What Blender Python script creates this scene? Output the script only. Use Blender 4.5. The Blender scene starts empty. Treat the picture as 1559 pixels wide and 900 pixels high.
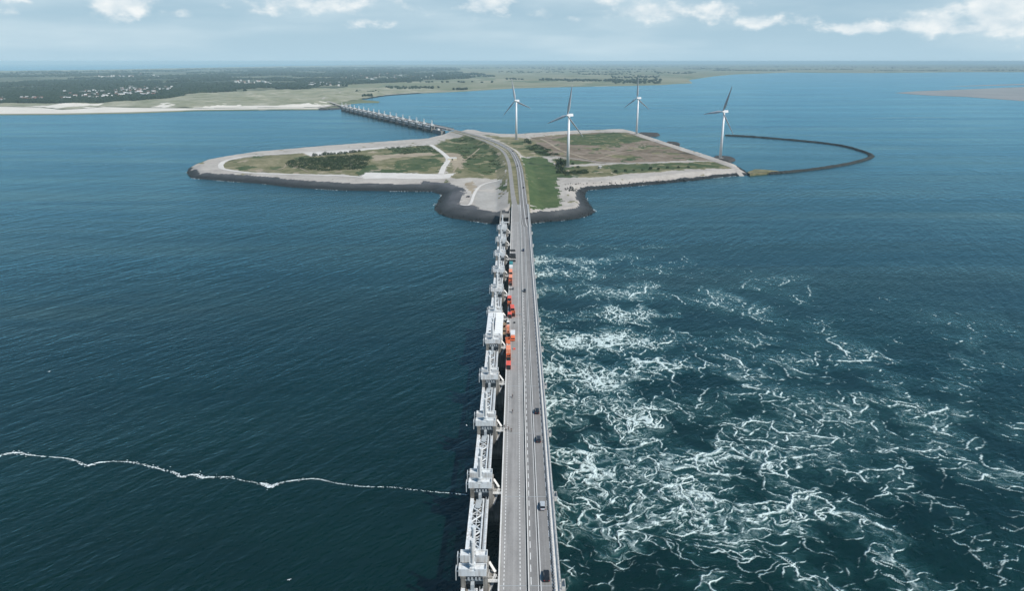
import bpy, math, random
import numpy as np
from mathutils import Vector, Matrix
R = math.radians
random.seed(11)
scene = bpy.context.scene
col = scene.collection

# ------------------------------------------------------------------ camera
CAM_H = 152.0
cam_d = bpy.data.cameras.new('camera')
cam = bpy.data.objects.new('camera', cam_d); col.objects.link(cam)
cam_d.sensor_fit = 'HORIZONTAL'; cam_d.sensor_width = 36.0
cam_d.lens = 1093.0 / 1559.0 * 36.0
cam_d.clip_start = 1.0; cam_d.clip_end = 120000.0
cam.location = (0, 0, CAM_H)
cam.rotation_euler = (R(90 - 18.09), 0, R(0.374))
scene.camera = cam

# ------------------------------------------------------------------ sky, sun, exposure
SUN_EL, SUN_AZ = 47.0, 122.0          # azimuth clockwise from +Y, sun behind on the right
world = bpy.data.worlds.new('World'); scene.world = world
world.use_nodes = True
wt = world.node_tree; wt.nodes.clear()
WN = wt.nodes.new; WL = wt.links.new

def wm(op, a, b=None, c=None, clamp=False):
    n = WN('ShaderNodeMath'); n.operation = op; n.use_clamp = clamp
    for i, v in enumerate((a, b, c)):
        if v is None: continue
        if isinstance(v, (int, float)): n.inputs[i].default_value = v
        else: WL(v, n.inputs[i])
    return n.outputs[0]

w_out = WN('ShaderNodeOutputWorld'); w_bg = WN('ShaderNodeBackground')
w_bg.inputs[1].default_value = 0.10
w_sky = WN('ShaderNodeTexSky'); w_sky.sky_type = 'NISHITA'; w_sky.sun_disc = False
w_sky.sun_elevation = R(SUN_EL); w_sky.sun_rotation = R(SUN_AZ)
w_sky.altitude = 0; w_sky.air_density = 1.0; w_sky.dust_density = .5; w_sky.ozone_density = 2.0
w_tc = WN('ShaderNodeTexCoord'); w_sep = WN('ShaderNodeSeparateXYZ'); WL(w_tc.outputs['Generated'], w_sep.inputs[0])
sx, sy, sz = w_sep.outputs
az = wm('MULTIPLY', wm('ARCTAN2', sx, sy), 57.29578)      # degrees, 0 straight ahead, + right
el = wm('MULTIPLY', wm('ARCSINE', sz), 57.29578)

def w_noise(sxx, syy, off, detail, rough=.55, scale=1.0):
    cmb = WN('ShaderNodeCombineXYZ')
    WL(wm('MULTIPLY', az, sxx), cmb.inputs[0]); WL(wm('MULTIPLY', el, syy), cmb.inputs[1]); cmb.inputs[2].default_value = off
    n = WN('ShaderNodeTexNoise'); n.inputs['Scale'].default_value = scale
    n.inputs['Detail'].default_value = detail; n.inputs['Roughness'].default_value = rough
    WL(cmb.outputs[0], n.inputs['Vector']); return n.outputs['Fac']
n_fine = w_noise(.55, 1.0, 3.1, 7, .6)
n_lit = w_noise(.55, 1.0, 3.1, 4, .5)
n_soft = w_noise(.07, .40, 9.0, 4, .5)
n_wisp = w_noise(.06, .6, 21.0, 5, .55)
# cumulus heaps: azimuth, elevation, half width, half height, strength
HEAPS_PX = [(195, 8, 48, 20, 1.15), (275, 25, 38, 7, .7), (495, 10, 110, 16, .85), (560, 40, 55, 8, .5), (395, 22, 25, 9, .5), (742, 8, 36, 17, 1.05), (822, 24, 24, 7, .75), (880, 30, 22, 6, .6), (985, 22, 62, 12, 1.0), (930, 8, 30, 8, .7),
         (1080, 20, 38, 14, .85), (1150, 36, 34, 9, 1.0), (1215, 33, 28, 10, .6), (1300, 46, 60, 8, 1.05), (1405, 38, 55, 15, 1.15), (1455, 46, 60, 9, 1.0), (1505, 18, 50, 34, 1.35), (1550, 42, 50, 16, 1.1), (1440, 20, 30, 10, .8), (30, 2, 60, 8, .6), (-60, 20, 90, 14, .7), (1640, 30, 70, 20, 1.0), (640, -12, 160, 14, .8), (1150, -14, 160, 12, .8)]
HEAPS = []
for (hx, hy, hw, hh, s_) in HEAPS_PX:
    a_ = math.atan((hx - 787) / 1150.0); k_ = 57.2958 / 1150.0
    HEAPS.append((math.degrees(a_), math.degrees(math.atan((93 - hy) * math.cos(a_) / 1150.0)), hw * 1.2 * k_ * math.cos(a_) ** 2, hh * 1.3 * k_ * math.cos(a_), s_ * 1.08))
tot = None
for (a, e, wa, we, s) in HEAPS:
    qa = wm('POWER', wm('ABSOLUTE', wm('MULTIPLY', wm('SUBTRACT', az, a), 1 / wa)), 2.0)
    qe = wm('POWER', wm('ABSOLUTE', wm('MULTIPLY', wm('SUBTRACT', el, e), 1 / we)), 2.0)
    g = wm('MULTIPLY', wm('EXPONENT', wm('MULTIPLY', wm('ADD', qa, qe), -1.0)), s)
    tot = g if tot is None else wm('MAXIMUM', tot, g)
dens = wm('ADD', tot, wm('MULTIPLY', wm('SUBTRACT', n_fine, .5), 1.8))
w_mr = WN('ShaderNodeMapRange'); w_mr.interpolation_type = 'SMOOTHSTEP'
WL(dens, w_mr.inputs['Value']); w_mr.inputs['From Min'].default_value = .34; w_mr.inputs['From Max'].default_value = 1.0
heap = w_mr.outputs[0]
w_ms = WN('ShaderNodeMapRange'); w_ms.interpolation_type = 'SMOOTHSTEP'
WL(wm('ADD', n_soft, wm('MULTIPLY', el, .028)), w_ms.inputs['Value']); w_ms.inputs['From Min'].default_value = .46; w_ms.inputs['From Max'].default_value = .82
w_mw = WN('ShaderNodeMapRange'); w_mw.interpolation_type = 'SMOOTHSTEP'
WL(wm('ADD', n_wisp, wm('MULTIPLY', el, .02)), w_mw.inputs['Value']); w_mw.inputs['From Min'].default_value = .5; w_mw.inputs['From Max'].default_value = .85
def w_mix(f, a, b):
    m = WN('ShaderNodeMix'); m.data_type = 'RGBA'
    (WL(f, m.inputs[0]) if not isinstance(f, float) else setattr(m.inputs[0], 'default_value', f))
    for i, v in ((6, a), (7, b)):
        if isinstance(v, tuple): m.inputs[i].default_value = v
        else: WL(v, m.inputs[i])
    return m.outputs[2]
low = wm('SUBTRACT', 1.0, wm('MULTIPLY', wm('SUBTRACT', el, 6.0), .12), clamp=True)      # the veil thins out overhead
hor = wm('EXPONENT', wm('MULTIPLY', wm('MAXIMUM', el, 0.0), -.085))
w_blue = w_mix(.68, w_sky.outputs[0], (.45, 1.65, 3.2, 1))
base = w_mix(wm('MULTIPLY', hor, .95), w_blue, (4.2, 5.95, 7.05, 1))
veil = w_mix(wm('MULTIPLY', low, wm('MULTIPLY', w_ms.outputs[0], .58)), base, (6.1, 7.3, 7.9, 1))
veil = w_mix(wm('MULTIPLY', low, wm('MULTIPLY', w_mw.outputs[0], .18)), veil, (5.9, 7.2, 7.9, 1))
lit = wm('MULTIPLY', wm('SUBTRACT', n_lit, .38), 3.2, clamp=True)
ccol = w_mix(lit, (5.9, 6.9, 7.5, 1), (8.8, 9.0, 8.9, 1))
sky_col = w_mix(wm('MULTIPLY', heap, .85), veil, ccol)
WL(sky_col, w_bg.inputs[0]); WL(w_bg.outputs[0], w_out.inputs[0])

sun_d = bpy.data.lights.new('sun', 'SUN'); sun = bpy.data.objects.new('sun', sun_d); col.objects.link(sun)
sun_d.energy = 4.3; sun_d.angle = R(.53); sun_d.color = (1.0, .955, .89)
sdir = Vector((math.sin(R(SUN_AZ)) * math.cos(R(SUN_EL)), math.cos(R(SUN_AZ)) * math.cos(R(SUN_EL)), math.sin(R(SUN_EL))))
sun.rotation_euler = sdir.to_track_quat('Z', 'Y').to_euler(); sun.location = (300, -200, 400)

scene.view_settings.view_transform = 'Standard'; scene.view_settings.look = 'None'
scene.view_settings.exposure = 0.16; scene.view_settings.gamma = 1.0; scene.view_settings.use_curve_mapping = False
scene.render.engine = 'CYCLES'
cy = scene.cycles
cy.use_denoising = True; cy.max_bounces = 5; cy.diffuse_bounces = 2; cy.glossy_bounces = 3; cy.transmission_bounces = 3; cy.volume_bounces = 0
cy.transparent_max_bounces = 8; cy.caustics_reflective = False; cy.caustics_refractive = False

# ------------------------------------------------------------------ helpers
def at(px, py, z):
    """ground place seen at a point of the photograph (1559 x 900), on the level z"""
    m = cam.rotation_euler.to_matrix()
    d = m @ Vector((px - 779.5, 450.0 - py, -1093.0))
    t = (z - CAM_H) / d.z
    return Vector((d.x * t, d.y * t, z))
def pts(seq, z): return [at(x, y, z) for x, y in seq]

def nmat(name):
    m = bpy.data.materials.new(name); m.use_nodes = True
    nt = m.node_tree; b = nt.nodes['Principled BSDF']; return m, nt, b
def nmath(nt, op, a, b=None, c=None, clamp=False):
    n = nt.nodes.new('ShaderNodeMath'); n.operation = op; n.use_clamp = clamp
    for i, v in enumerate((a, b, c)):
        if v is None: continue
        if isinstance(v, (int, float)): n.inputs[i].default_value = v
        else: nt.links.new(v, n.inputs[i])
    return n.outputs[0]
def nnoise(nt, vec, scale, detail=4, rough=.55, dist=0.0):
    n = nt.nodes.new('ShaderNodeTexNoise'); n.inputs['Scale'].default_value = scale; n.inputs['Detail'].default_value = detail
    n.inputs['Roughness'].default_value = rough; n.inputs['Distortion'].default_value = dist
    nt.links.new(vec, n.inputs['Vector']); return n.outputs['Fac']
def nramp(nt, fac, stops):
    n = nt.nodes.new('ShaderNodeValToRGB'); cr = n.color_ramp
    while len(cr.elements) < len(stops): cr.elements.new(.5)
    for e, (p, c) in zip(cr.elements, stops): e.position = p; e.color = (*c, 1)
    nt.links.new(fac, n.inputs[0]); return n.outputs[0]
def nmix(nt, f, a, b, mode='MIX'):
    m = nt.nodes.new('ShaderNodeMix'); m.data_type = 'RGBA'; m.blend_type = mode
    if isinstance(f, (int, float)): m.inputs[0].default_value = f
    else: nt.links.new(f, m.inputs[0])
    for i, v in ((6, a), (7, b)):
        if isinstance(v, tuple): m.inputs[i].default_value = (*v, 1)
        else: nt.links.new(v, m.inputs[i])
    return m.outputs[2]
def nbump(nt, h, dist, strength=1.0, normal=None):
    n = nt.nodes.new('ShaderNodeBump'); n.inputs['Distance'].default_value = dist; n.inputs['Strength'].default_value = strength
    nt.links.new(h, n.inputs['Height'])
    if normal is not None: nt.links.new(normal, n.inputs['Normal'])
    return n.outputs[0]
def npos(nt): return nt.nodes.new('ShaderNodeNewGeometry').outputs['Position']
def nmapping(nt, vec, scale=(1, 1, 1), rot=(0, 0, 0), loc=(0, 0, 0)):
    n = nt.nodes.new('ShaderNodeMapping'); n.inputs['Scale'].default_value = scale; n.inputs['Rotation'].default_value = rot; n.inputs['Location'].default_value = loc
    nt.links.new(vec, n.inputs['Vector']); return n.outputs[0]

def pm(name, c1, c2, scale=.5, rough=.7, metal=0.0, bump=0.0, grain=None, world=True):
    """surface whose colour wanders between two tones, with a finer grain on top"""
    m, nt, b = nmat(name)
    v = npos(nt) if world else nt.nodes.new('ShaderNodeTexCoord').outputs['Object']
    f = nnoise(nt, v, scale, 5, .6)
    f2 = nnoise(nt, v, scale * 7.3, 3, .6)
    f = nmath(nt, 'ADD', nmath(nt, 'MULTIPLY', f, .65), nmath(nt, 'MULTIPLY', f2, .35))
    c = nramp(nt, f, [(.36, c1), (.64, c2)])
    nt.links.new(c, b.inputs['Base Color']); b.inputs['Roughness'].default_value = rough; b.inputs['Metallic'].default_value = metal
    if bump:
        nt.links.new(nbump(nt, f2, bump), b.inputs['Normal'])
    return m

class MB:
    def __init__(s): s.v, s.f, s.m = [], [], []
    def add(s, vs, fs, mi=0):
        o = len(s.v); s.v += [tuple(p) for p in vs]; s.f += [tuple(i + o for i in f) for f in fs]; s.m += [mi] * len(fs); return s
    def box(s, x0, x1, y0, y1, z0, z1, mi=0, tx=0, ty=0):
        vs = [(x0, y0, z0), (x1, y0, z0), (x1, y1, z0), (x0, y1, z0), (x0 + tx, y0 + ty, z1), (x1 - tx, y0 + ty, z1), (x1 - tx, y1 - ty, z1), (x0 + tx, y1 - ty, z1)]
        return s.add(vs, [(0, 3, 2, 1), (4, 5, 6, 7), (0, 1, 5, 4), (1, 2, 6, 5), (2, 3, 7, 6), (3, 0, 4, 7)], mi)
    def bar(s, p, q, w, h=None, mi=0):
        h = h or w; p, q = Vector(p), Vector(q); d = (q - p).normalized()
        up = Vector((0, 0, 1)) if abs(d.z) < .95 else Vector((0, 1, 0))
        a = d.cross(up).normalized() * (w / 2); b = d.cross(a).normalized() * (h / 2)
        vs = [p - a - b, p + a - b, p + a + b, p - a + b, q - a - b, q + a - b, q + a + b, q - a + b]
        return s.add(vs, [(3, 2, 1, 0), (4, 5, 6, 7), (0, 1, 5, 4), (1, 2, 6, 5), (2, 3, 7, 6), (3, 0, 4, 7)], mi)
    def cyl(s, p, q, r0, r1=None, n=12, mi=0):
        r1 = r0 if r1 is None else r1; p, q = Vector(p), Vector(q); d = (q - p).normalized()
        up = Vector((0, 0, 1)) if abs(d.z) < .95 else Vector((1, 0, 0))
        a = d.cross(up).normalized(); b = d.cross(a)
        vs = []
        for c, r in ((p, r0), (q, r1)):
            for i in range(n):
                t = 2 * math.pi * i / n; vs.append(c + (a * math.cos(t) + b * math.sin(t)) * r)
        fs = [(i, (i + 1) % n, n + (i + 1) % n, n + i) for i in range(n)] + [tuple(range(n))[::-1], tuple(range(n, 2 * n))]
        return s.add(vs, fs, mi)
    def prism(s, poly, z0, z1, mi=0):
        n = len(poly); vs = [(p[0], p[1], z0) for p in poly] + [(p[0], p[1], z1) for p in poly]
        return s.add(vs, [(i, (i + 1) % n, n + (i + 1) % n, n + i) for i in range(n)] + [tuple(range(n))[::-1], tuple(range(n, 2 * n))], mi)
    def lump(s, c, r, rz=None, mi=0, jit=.28):
        rz = rz or r; c = Vector(c); vs = []
        for (x, y, z) in ICO_V:
            k = 1 + random.uniform(-jit, jit); vs.append((c.x + x * r * k, c.y + y * r * k, c.z + z * rz * k))
        return s.add(vs, ICO_F, mi)
    def mesh(s, name, mats, smooth=False):
        me = bpy.data.meshes.new(name); me.from_pydata(s.v, [], s.f)
        for m in (mats if isinstance(mats, (list, tuple)) else [mats]): me.materials.append(m)
        me.polygons.foreach_set('material_index', s.m)
        if smooth: me.polygons.foreach_set('use_smooth', [True] * len(s.f))
        me.update(); return me
    def build(s, name, mats, parent=None, smooth=False, loc=None):
        return link(name, s.mesh(name, mats, smooth), parent, loc)
def link(name, me, parent=None, loc=None):
    o = bpy.data.objects.new(name, me); col.objects.link(o)
    if parent: o.parent = parent
    if loc is not None: o.location = loc
    return o
t_ = (1 + 5 ** .5) / 2
ICO_V = [Vector(p).normalized() for p in [(-1, t_, 0), (1, t_, 0), (-1, -t_, 0), (1, -t_, 0), (0, -1, t_), (0, 1, t_), (0, -1, -t_), (0, 1, -t_), (t_, 0, -1), (t_, 0, 1), (-t_, 0, -1), (-t_, 0, 1)]]
ICO_F = [(0, 11, 5), (0, 5, 1), (0, 1, 7), (0, 7, 10), (0, 10, 11), (1, 5, 9), (5, 11, 4), (11, 10, 2), (10, 7, 6), (7, 1, 8), (3, 9, 4), (3, 4, 2), (3, 2, 6), (3, 6, 8), (3, 8, 9), (4, 9, 5), (2, 4, 11), (6, 2, 10), (8, 6, 7), (9, 8, 1)]
def tag(o, label=None, cat=None, group=None, kind=None):
    if label: o['label'] = label
    if cat: o['category'] = cat
    if group: o['group'] = group
    if kind: o['kind'] = kind
    return o
def thing(name, label, cat, loc=(0, 0, 0), rz=0, group=None):
    o = bpy.data.objects.new(name, None); col.objects.link(o); o.empty_display_size = 1
    o.location = loc; o.rotation_euler = (0, 0, rz); return tag(o, label, cat, group)
def copy_tree(o, parent=None, depth=9):
    c = o.copy(); col.objects.link(c); c.parent = parent
    if depth:
        for ch in o.children: copy_tree(ch, c, depth - 1)
    return c
def smooth_line(P, n=8):
    P = [Vector(p) for p in P]; out = []
    for i in range(len(P) - 1):
        p0, p1, p2, p3 = P[max(i - 1, 0)], P[i], P[i + 1], P[min(i + 2, len(P) - 1)]
        for k in range(n):
            t = k / n
            out.append(.5 * ((2 * p1) + (p2 - p0) * t + (2 * p0 - 5 * p1 + 4 * p2 - p3) * t * t + (3 * p1 - p0 - 3 * p2 + p3) * t ** 3))
    return out + [P[-1]]
def strip(line, w, z=None, mb=None, off=0.0, mi=0):
    mb = mb or MB(); L, n = [], len(line)
    for i in range(n):
        d = (line[min(i + 1, n - 1)] - line[max(i - 1, 0)]); d.z = 0; d.normalize(); nrm = Vector((d.y, -d.x, 0))
        ww = w[i] if isinstance(w, (list, tuple)) else w
        zz = line[i].z if z is None else z
        for sgn in (-.5, .5):
            p = line[i] + nrm * (off + sgn * ww); L.append((p.x, p.y, zz))
    mb.add(L, [(2 * i, 2 * i + 1, 2 * i + 3, 2 * i + 2) for i in range(n - 1)], mi); return mb
def sheet(name, poly, z, m, kind='structure', label=None):
    mb = MB(); mb.add([(p.x, p.y, z) for p in poly], [tuple(range(len(poly)))])
    o = mb.build(name, m); 
    if o.data.polygons[0].normal.z < 0: o.data.flip_normals()
    return tag(o, label, None, None, kind)
def fbm(x, y, seed=0, octaves=4, gain=.5):
    """smooth value noise on arrays, about -1..1"""
    rng = np.random.default_rng(seed); T = rng.uniform(-1, 1, (256, 256)); tot = np.zeros_like(x); a = 1.0
    for o in range(octaves):
        i = np.floor(x).astype(int); j = np.floor(y).astype(int); fx = x - i; fy = y - j
        fx = fx * fx * (3 - 2 * fx); fy = fy * fy * (3 - 2 * fy)
        g = lambda a_, b_: T[(j + b_) % 256, (i + a_) % 256]
        tot += a * ((g(0, 0) * (1 - fx) + g(1, 0) * fx) * (1 - fy) + (g(0, 1) * (1 - fx) + g(1, 1) * fx) * fy)
        x = x * 2.03 + 17.3; y = y * 2.03 + 5.1; a *= gain
    return tot
def inside(poly, x, y):
    r = np.zeros(x.shape, bool); n = len(poly)
    for i in range(n):
        x1, y1, x2, y2 = poly[i][0], poly[i][1], poly[(i + 1) % n][0], poly[(i + 1) % n][1]
        if y1 == y2: continue
        r ^= ((y1 > y) != (y2 > y)) & (x < (x2 - x1) * (y - y1) / (y2 - y1) + x1)
    return r
def seg_dist(P, x, y, closed=False):
    best = np.full(x.shape, 1e9); idx = np.zeros(x.shape, int); n = len(P)
    for i in range(n if closed else n - 1):
        ax, ay = P[i][0], P[i][1]; bx, by = P[(i + 1) % n][0], P[(i + 1) % n][1]
        L = (bx - ax) ** 2 + (by - ay) ** 2 + 1e-9
        t = np.clip(((x - ax) * (bx - ax) + (y - ay) * (by - ay)) / L, 0, 1)
        d = np.hypot(x - ax - t * (bx - ax), y - ay - t * (by - ay))
        k = d < best; best[k] = d[k]; idx[k] = i
    return best, idx
def grid_mesh(name, X, Y, Z, keep, mats, mi=None, smooth=True):
    """mesh over a 2-D grid; keep = bool per cell, mi = material per cell"""
    ny, nx = X.shape; used = np.zeros((ny, nx), bool)
    for a in (0, 1):
        for b in (0, 1): used[a:ny - 1 + a, b:nx - 1 + b] |= keep
    num = np.full((ny, nx), -1); num[used] = np.arange(used.sum())
    co = np.stack([X[used], Y[used], Z[used]], 1).astype(np.float32)
    q = np.stack([num[:-1, :-1][keep], num[:-1, 1:][keep], num[1:, 1:][keep], num[1:, :-1][keep]], 1).astype(np.int32)
    me = bpy.data.meshes.new(name); me.vertices.add(len(co)); me.vertices.foreach_set('co', co.ravel())
    me.loops.add(q.size); me.loops.foreach_set('vertex_index', q.ravel())
    me.polygons.add(len(q)); me.polygons.foreach_set('loop_start', np.arange(len(q), dtype=np.int32) * 4)
    for m in mats: me.materials.append(m)
    if mi is not None: me.polygons.foreach_set('material_index', mi[keep].astype(np.int32))
    me.update(calc_edges=True); me.validate()
    if smooth: me.polygons.foreach_set('use_smooth', np.ones(len(q), bool))
    return link(name, me), used

HAZE = 5.6e-5
# ------------------------------------------------------------------ water
def water_material(foamy):
    m, nt, b = nmat('sea_water_foamy' if foamy else 'sea_water')
    P = npos(nt)
    big = nnoise(nt, nmapping(nt, P, (.0022, .0042, 1), (0, 0, .35)), 1.0, 4, .55)
    mid = nnoise(nt, nmapping(nt, P, (.012, .028, 1), (0, 0, -.25)), 1.0, 3, .5)
    c = nramp(nt, nmath(nt, 'ADD', nmath(nt, 'MULTIPLY', big, .7), nmath(nt, 'MULTIPLY', mid, .3)),
              [(.36, (.0003, .0100, .0088)), (.64, (.0010, .0170, .0145))])
    # chop: three sets of waves, longer in one direction
    def crest(along, across, ang, det, dist=.25):
        q = nmapping(nt, P, (1, 1, 1), (0, 0, R(-ang))); q = nmapping(nt, q, (1 / along, 1 / across, .1)); return nnoise(nt, q, 1.0, det, .55, dist)
    w1 = crest(16, 5.2, 56, 3); w2 = crest(4.2, 1.9, 40, 3); w3 = crest(110, 24, 60, 2)
    h = nmath(nt, 'ADD', nmath(nt, 'MULTIPLY', w1, .62), nmath(nt, 'MULTIPLY', w2, .30))
    h = nmath(nt, 'ADD', h, nmath(nt, 'MULTIPLY', w3, .75))
    streak = nnoise(nt, nmapping(nt, P, (.0011, .0075, 1), (0, 0, .1)), 1.0, 4, .6)
    rough = nmath(nt, 'ADD', .10, nmath(nt, 'MULTIPLY', streak, .26))
    gust = nt.nodes.new('ShaderNodeMapRange'); nt.links.new(nmath(nt, 'ADD', nmath(nt, 'MULTIPLY', streak, .65), nmath(nt, 'MULTIPLY', big, .35)), gust.inputs['Value']); gust.inputs['From Min'].default_value = .36; gust.inputs['From Max'].default_value = .62; gust.inputs['To Min'].default_value = .6; gust.inputs['To Max'].default_value = 1.25
    h = nmath(nt, 'MULTIPLY', h, gust.outputs[0])
    bn = nbump(nt, h, 1.35, 1.0)
    def surface(color, rgh, nrm):
        """body colour seen through the surface, and a cool mirror that takes over at grazing angles"""
        nt.nodes.remove(b)
        d = nt.nodes.new('ShaderNodeBsdfDiffuse'); g = nt.nodes.new('ShaderNodeBsdfGlossy'); fr = nt.nodes.new('ShaderNodeFresnel'); mx = nt.nodes.new('ShaderNodeMixShader')
        fr.inputs['IOR'].default_value = 1.33; lane = nnoise(nt, nmapping(nt, P, (.0016, .016, 1)), 1.0, 5, .6, .6)
        nt.links.new(nramp(nt, lane, [(.34, (.43, .82, .98)), (.5, (.49, .87, 1.0)), (.66, (.60, .94, 1.0))]), g.inputs['Color'])
        nt.links.new(color, d.inputs['Color']); nt.links.new(rgh, g.inputs['Roughness'])
        for q in (d, g, fr): nt.links.new(nrm, q.inputs['Normal'])
        nt.links.new(fr.outputs[0], mx.inputs[0]); nt.links.new(d.outputs[0], mx.inputs[1]); nt.links.new(g.outputs[0], mx.inputs[2])
        return mx
    out = nt.nodes['Material Output']
    if not foamy:
        nt.links.new(surface(c, rough, bn).outputs[0], out.inputs[0]); return m
    a1 = nt.nodes.new('ShaderNodeAttribute'); a1.attribute_name = 'foam'
    a2 = nt.nodes.new('ShaderNodeAttribute'); a2.attribute_name = 'churn'
    fine = nnoise(nt, P, 1.5, 4, .65)
    c2 = nmix(nt, nmath(nt, 'MULTIPLY', a2.outputs['Fac'], .85, clamp=True), c, (.015, .070, .066))
    lace = nmath(nt, 'MULTIPLY', nmath(nt, 'SUBTRACT', fine, .5), 1.1)
    fr_ = nt.nodes.new('ShaderNodeMapRange'); fr_.interpolation_type = 'SMOOTHSTEP'
    nt.links.new(nmath(nt, 'ADD', a1.outputs['Fac'], nmath(nt, 'MULTIPLY', lace, nmath(nt, 'MINIMUM', nmath(nt, 'MULTIPLY', a1.outputs['Fac'], 3.0), .5))), fr_.inputs['Value'])
    fr_.inputs['From Min'].default_value = .03; fr_.inputs['From Max'].default_value = .98
    fo = fr_.outputs[0]
    fd_ = nt.nodes.new('ShaderNodeBsdfDiffuse'); fd_.inputs['Color'].default_value = (.66, .78, .77, 1)
    h2 = nmath(nt, 'ADD', h, nmath(nt, 'MULTIPLY', a1.outputs['Fac'], .3))
    h2 = nmath(nt, 'ADD', h2, nmath(nt, 'MULTIPLY', nmath(nt, 'MULTIPLY', a2.outputs['Fac'], fine), .5))
    nb_ = nbump(nt, h2, 1.35, 1.0); nt.links.new(nb_, fd_.inputs['Normal'])
    ws = surface(c2, rough, nb_); mm = nt.nodes.new('ShaderNodeMixShader')
    nt.links.new(nmath(nt, 'MULTIPLY', fo, .93), mm.inputs[0]); nt.links.new(ws.outputs[0], mm.inputs[1]); nt.links.new(fd_.outputs[0], mm.inputs[2]); nt.links.new(mm.outputs[0], out.inputs[0])
    return m
M_water = water_material(False); M_foamw = water_material(True)

FX0, FX1, FY0, FY1 = 6.0, 640.0, 120.0, 690.0
WX, WY0, WY1 = 43000.0, -3000.0, 43000.0
mb = MB()
for (x0, x1, y0, y1) in ((-WX, WX, WY0, FY0), (-WX, WX, FY1, WY1), (-WX, FX0, FY0, FY1), (FX1, WX, FY0, FY1)):
    mb.add([(x0, y0, 0), (x1, y0, 0), (x1, y1, 0), (x0, y1, 0)], [(0, 1, 2, 3)])
tag(mb.build('sea_water', M_water), None, None, None, 'structure')

def foam_field(X, Y, pier0=168.0, span=43.4, seed=5):
    """white-water density for points X,Y (2-D arrays, metres; X = distance from bridge line)"""
    rng=np.random.default_rng(seed)
    N=512; Lw=512.0
    k=np.fft.fftfreq(N,Lw/N)*2*np.pi
    KX,KY=np.meshgrid(k,k); K=np.hypot(KX,KY)+1e-9
    def band(L,w=.35):
        f=np.fft.fft2(rng.standard_normal((N,N)))*np.exp(-(np.log(K*L/(2*np.pi))/w)**2)
        r=np.real(np.fft.ifft2(f)); return (r/r.std()).astype(np.float32)
    def per(F,x,y):
        x=x%Lw; y=y%Lw
        i=x.astype(np.int32); j=y.astype(np.int32); fx=x-i; fy=y-j
        i1=(i+1)%N; j1=(j+1)%N; i%=N; j%=N
        return (F[j,i]*(1-fx)+F[j,i1]*fx)*(1-fy)+(F[j1,i]*(1-fx)+F[j1,i1]*fx)*fy
    rng2=np.random.default_rng(91); rng,rng_=rng2,rng; wn,wm_=band(4.2,.5),band(4.2,.5); rng=rng_
    X_,Y_=X,Y
    X=X_+.22*per(wn,X_,Y_)+.07*per(wm_,X_*2.3,Y_*2.3); Y=Y_+.22*per(wm_,X_,Y_)+.07*per(wn,X_*2.3,Y_*2.3)
    gi=lambda A:np.gradient(A,axis=0); gj=lambda A:np.gradient(A,axis=1)
    Xi,Xj,Yi,Yj=gi(X),gj(X),gi(Y),gj(Y); det=Xi*Yj-Xj*Yi
    def ftle(x,y):
        # stretching of the backward flow map: foam collects on its ridges
        xi,xj,yi,yj=gi(x),gj(x),gi(y),gj(y)
        a=(xi*Yj-xj*Yi)/det; b=(xj*Xi-xi*Xj)/det; c=(yi*Yj-yj*Yi)/det; d=(yj*Xi-yi*Xj)/det
        C11=a*a+c*c; C12=a*b+c*d; C22=b*b+d*d
        return .25*np.log((.5*(C11+C22)+np.sqrt(.25*(C11-C22)**2+C12**2))**2+1e-9)
    def flow(psi,phi,n,dt,keep=()):
        U=(np.roll(psi,-1,0)-np.roll(psi,1,0))/2-(np.roll(phi,-1,1)-np.roll(phi,1,1))/2
        V=-(np.roll(psi,-1,1)-np.roll(psi,1,1))/2-(np.roll(phi,-1,0)-np.roll(phi,1,0))/2
        x=X.copy(); y=Y.copy(); out=[]
        sc=np.clip((X+40)/75,.65,1)
        for s in range(n):
            u=per(U,x,y); v=per(V,x,y)
            x=x-u*dt*sc*1.15; y=y-v*dt*sc
            if s+1 in keep: out.append((x,y))
        return out+[(x,y)]
    A=flow(5.9*band(62)+2.7*band(28)+.88*band(12)+.24*band(6), .75*band(24)+.3*band(10), 34,.62,(9,18))
    B=flow(1.9*band(32)+1.1*band(15)+.45*band(7.5)+.16*band(4.5), .42*band(13)+.18*band(7), 30,.62,(14,))
    F1,F1s=ftle(*A[2]),ftle(*A[1])
    F2,F2s=ftle(*B[1]),ftle(*B[0])
    n1,n2,n3,n4=band(9),band(3.6),band(130,.5),band(48,.5)
    n5=band(14,.5)
    xs,ys=A[0]; xb,yb=B[0]
    xm=xs+xb-X; ym=ys+yb-Y
    fine=per(n2,X*1.3,Y*1.3); fine2=per(n1,X*1.6+90,Y*1.6)
    r1=1-np.abs(per(n1,xm*1.1,ym*1.1))/1.2
    r2=1-np.abs(per(n5,xm*.9+40,ym*.9))/1.2
    big=per(n3,X,Y); mid=per(n4,xs,ys)
    wake=.5+.5*np.cos(2*np.pi*(ym-pier0)/span)
    X0=np.maximum(X-12,0); X0m=np.maximum(xm-12,0)
    near=np.exp(-X0m/120.0)*np.exp(-np.maximum(X0-40,0)/200)
    far=np.exp(-X0/420.0)
    strong=np.exp(-((ym-326)/36)**2)
    yfade=np.clip((660-Y)/110,0,1)*np.clip(1.3-(np.maximum(Y-330,0)*np.maximum(X+30,0)/62000.0),0,1)
    mass=np.exp(-((X-95)/95)**2-((Y-235)/95)**2)
    return dict(mass=mass,F1=F1,F1s=F1s,F2=F2,F2s=F2s,fine=fine,fine2=fine2,r1=r1,r2=r2,big=big,mid=mid,wake=wake,near=near,far=far,strong=strong,yfade=yfade)
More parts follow.
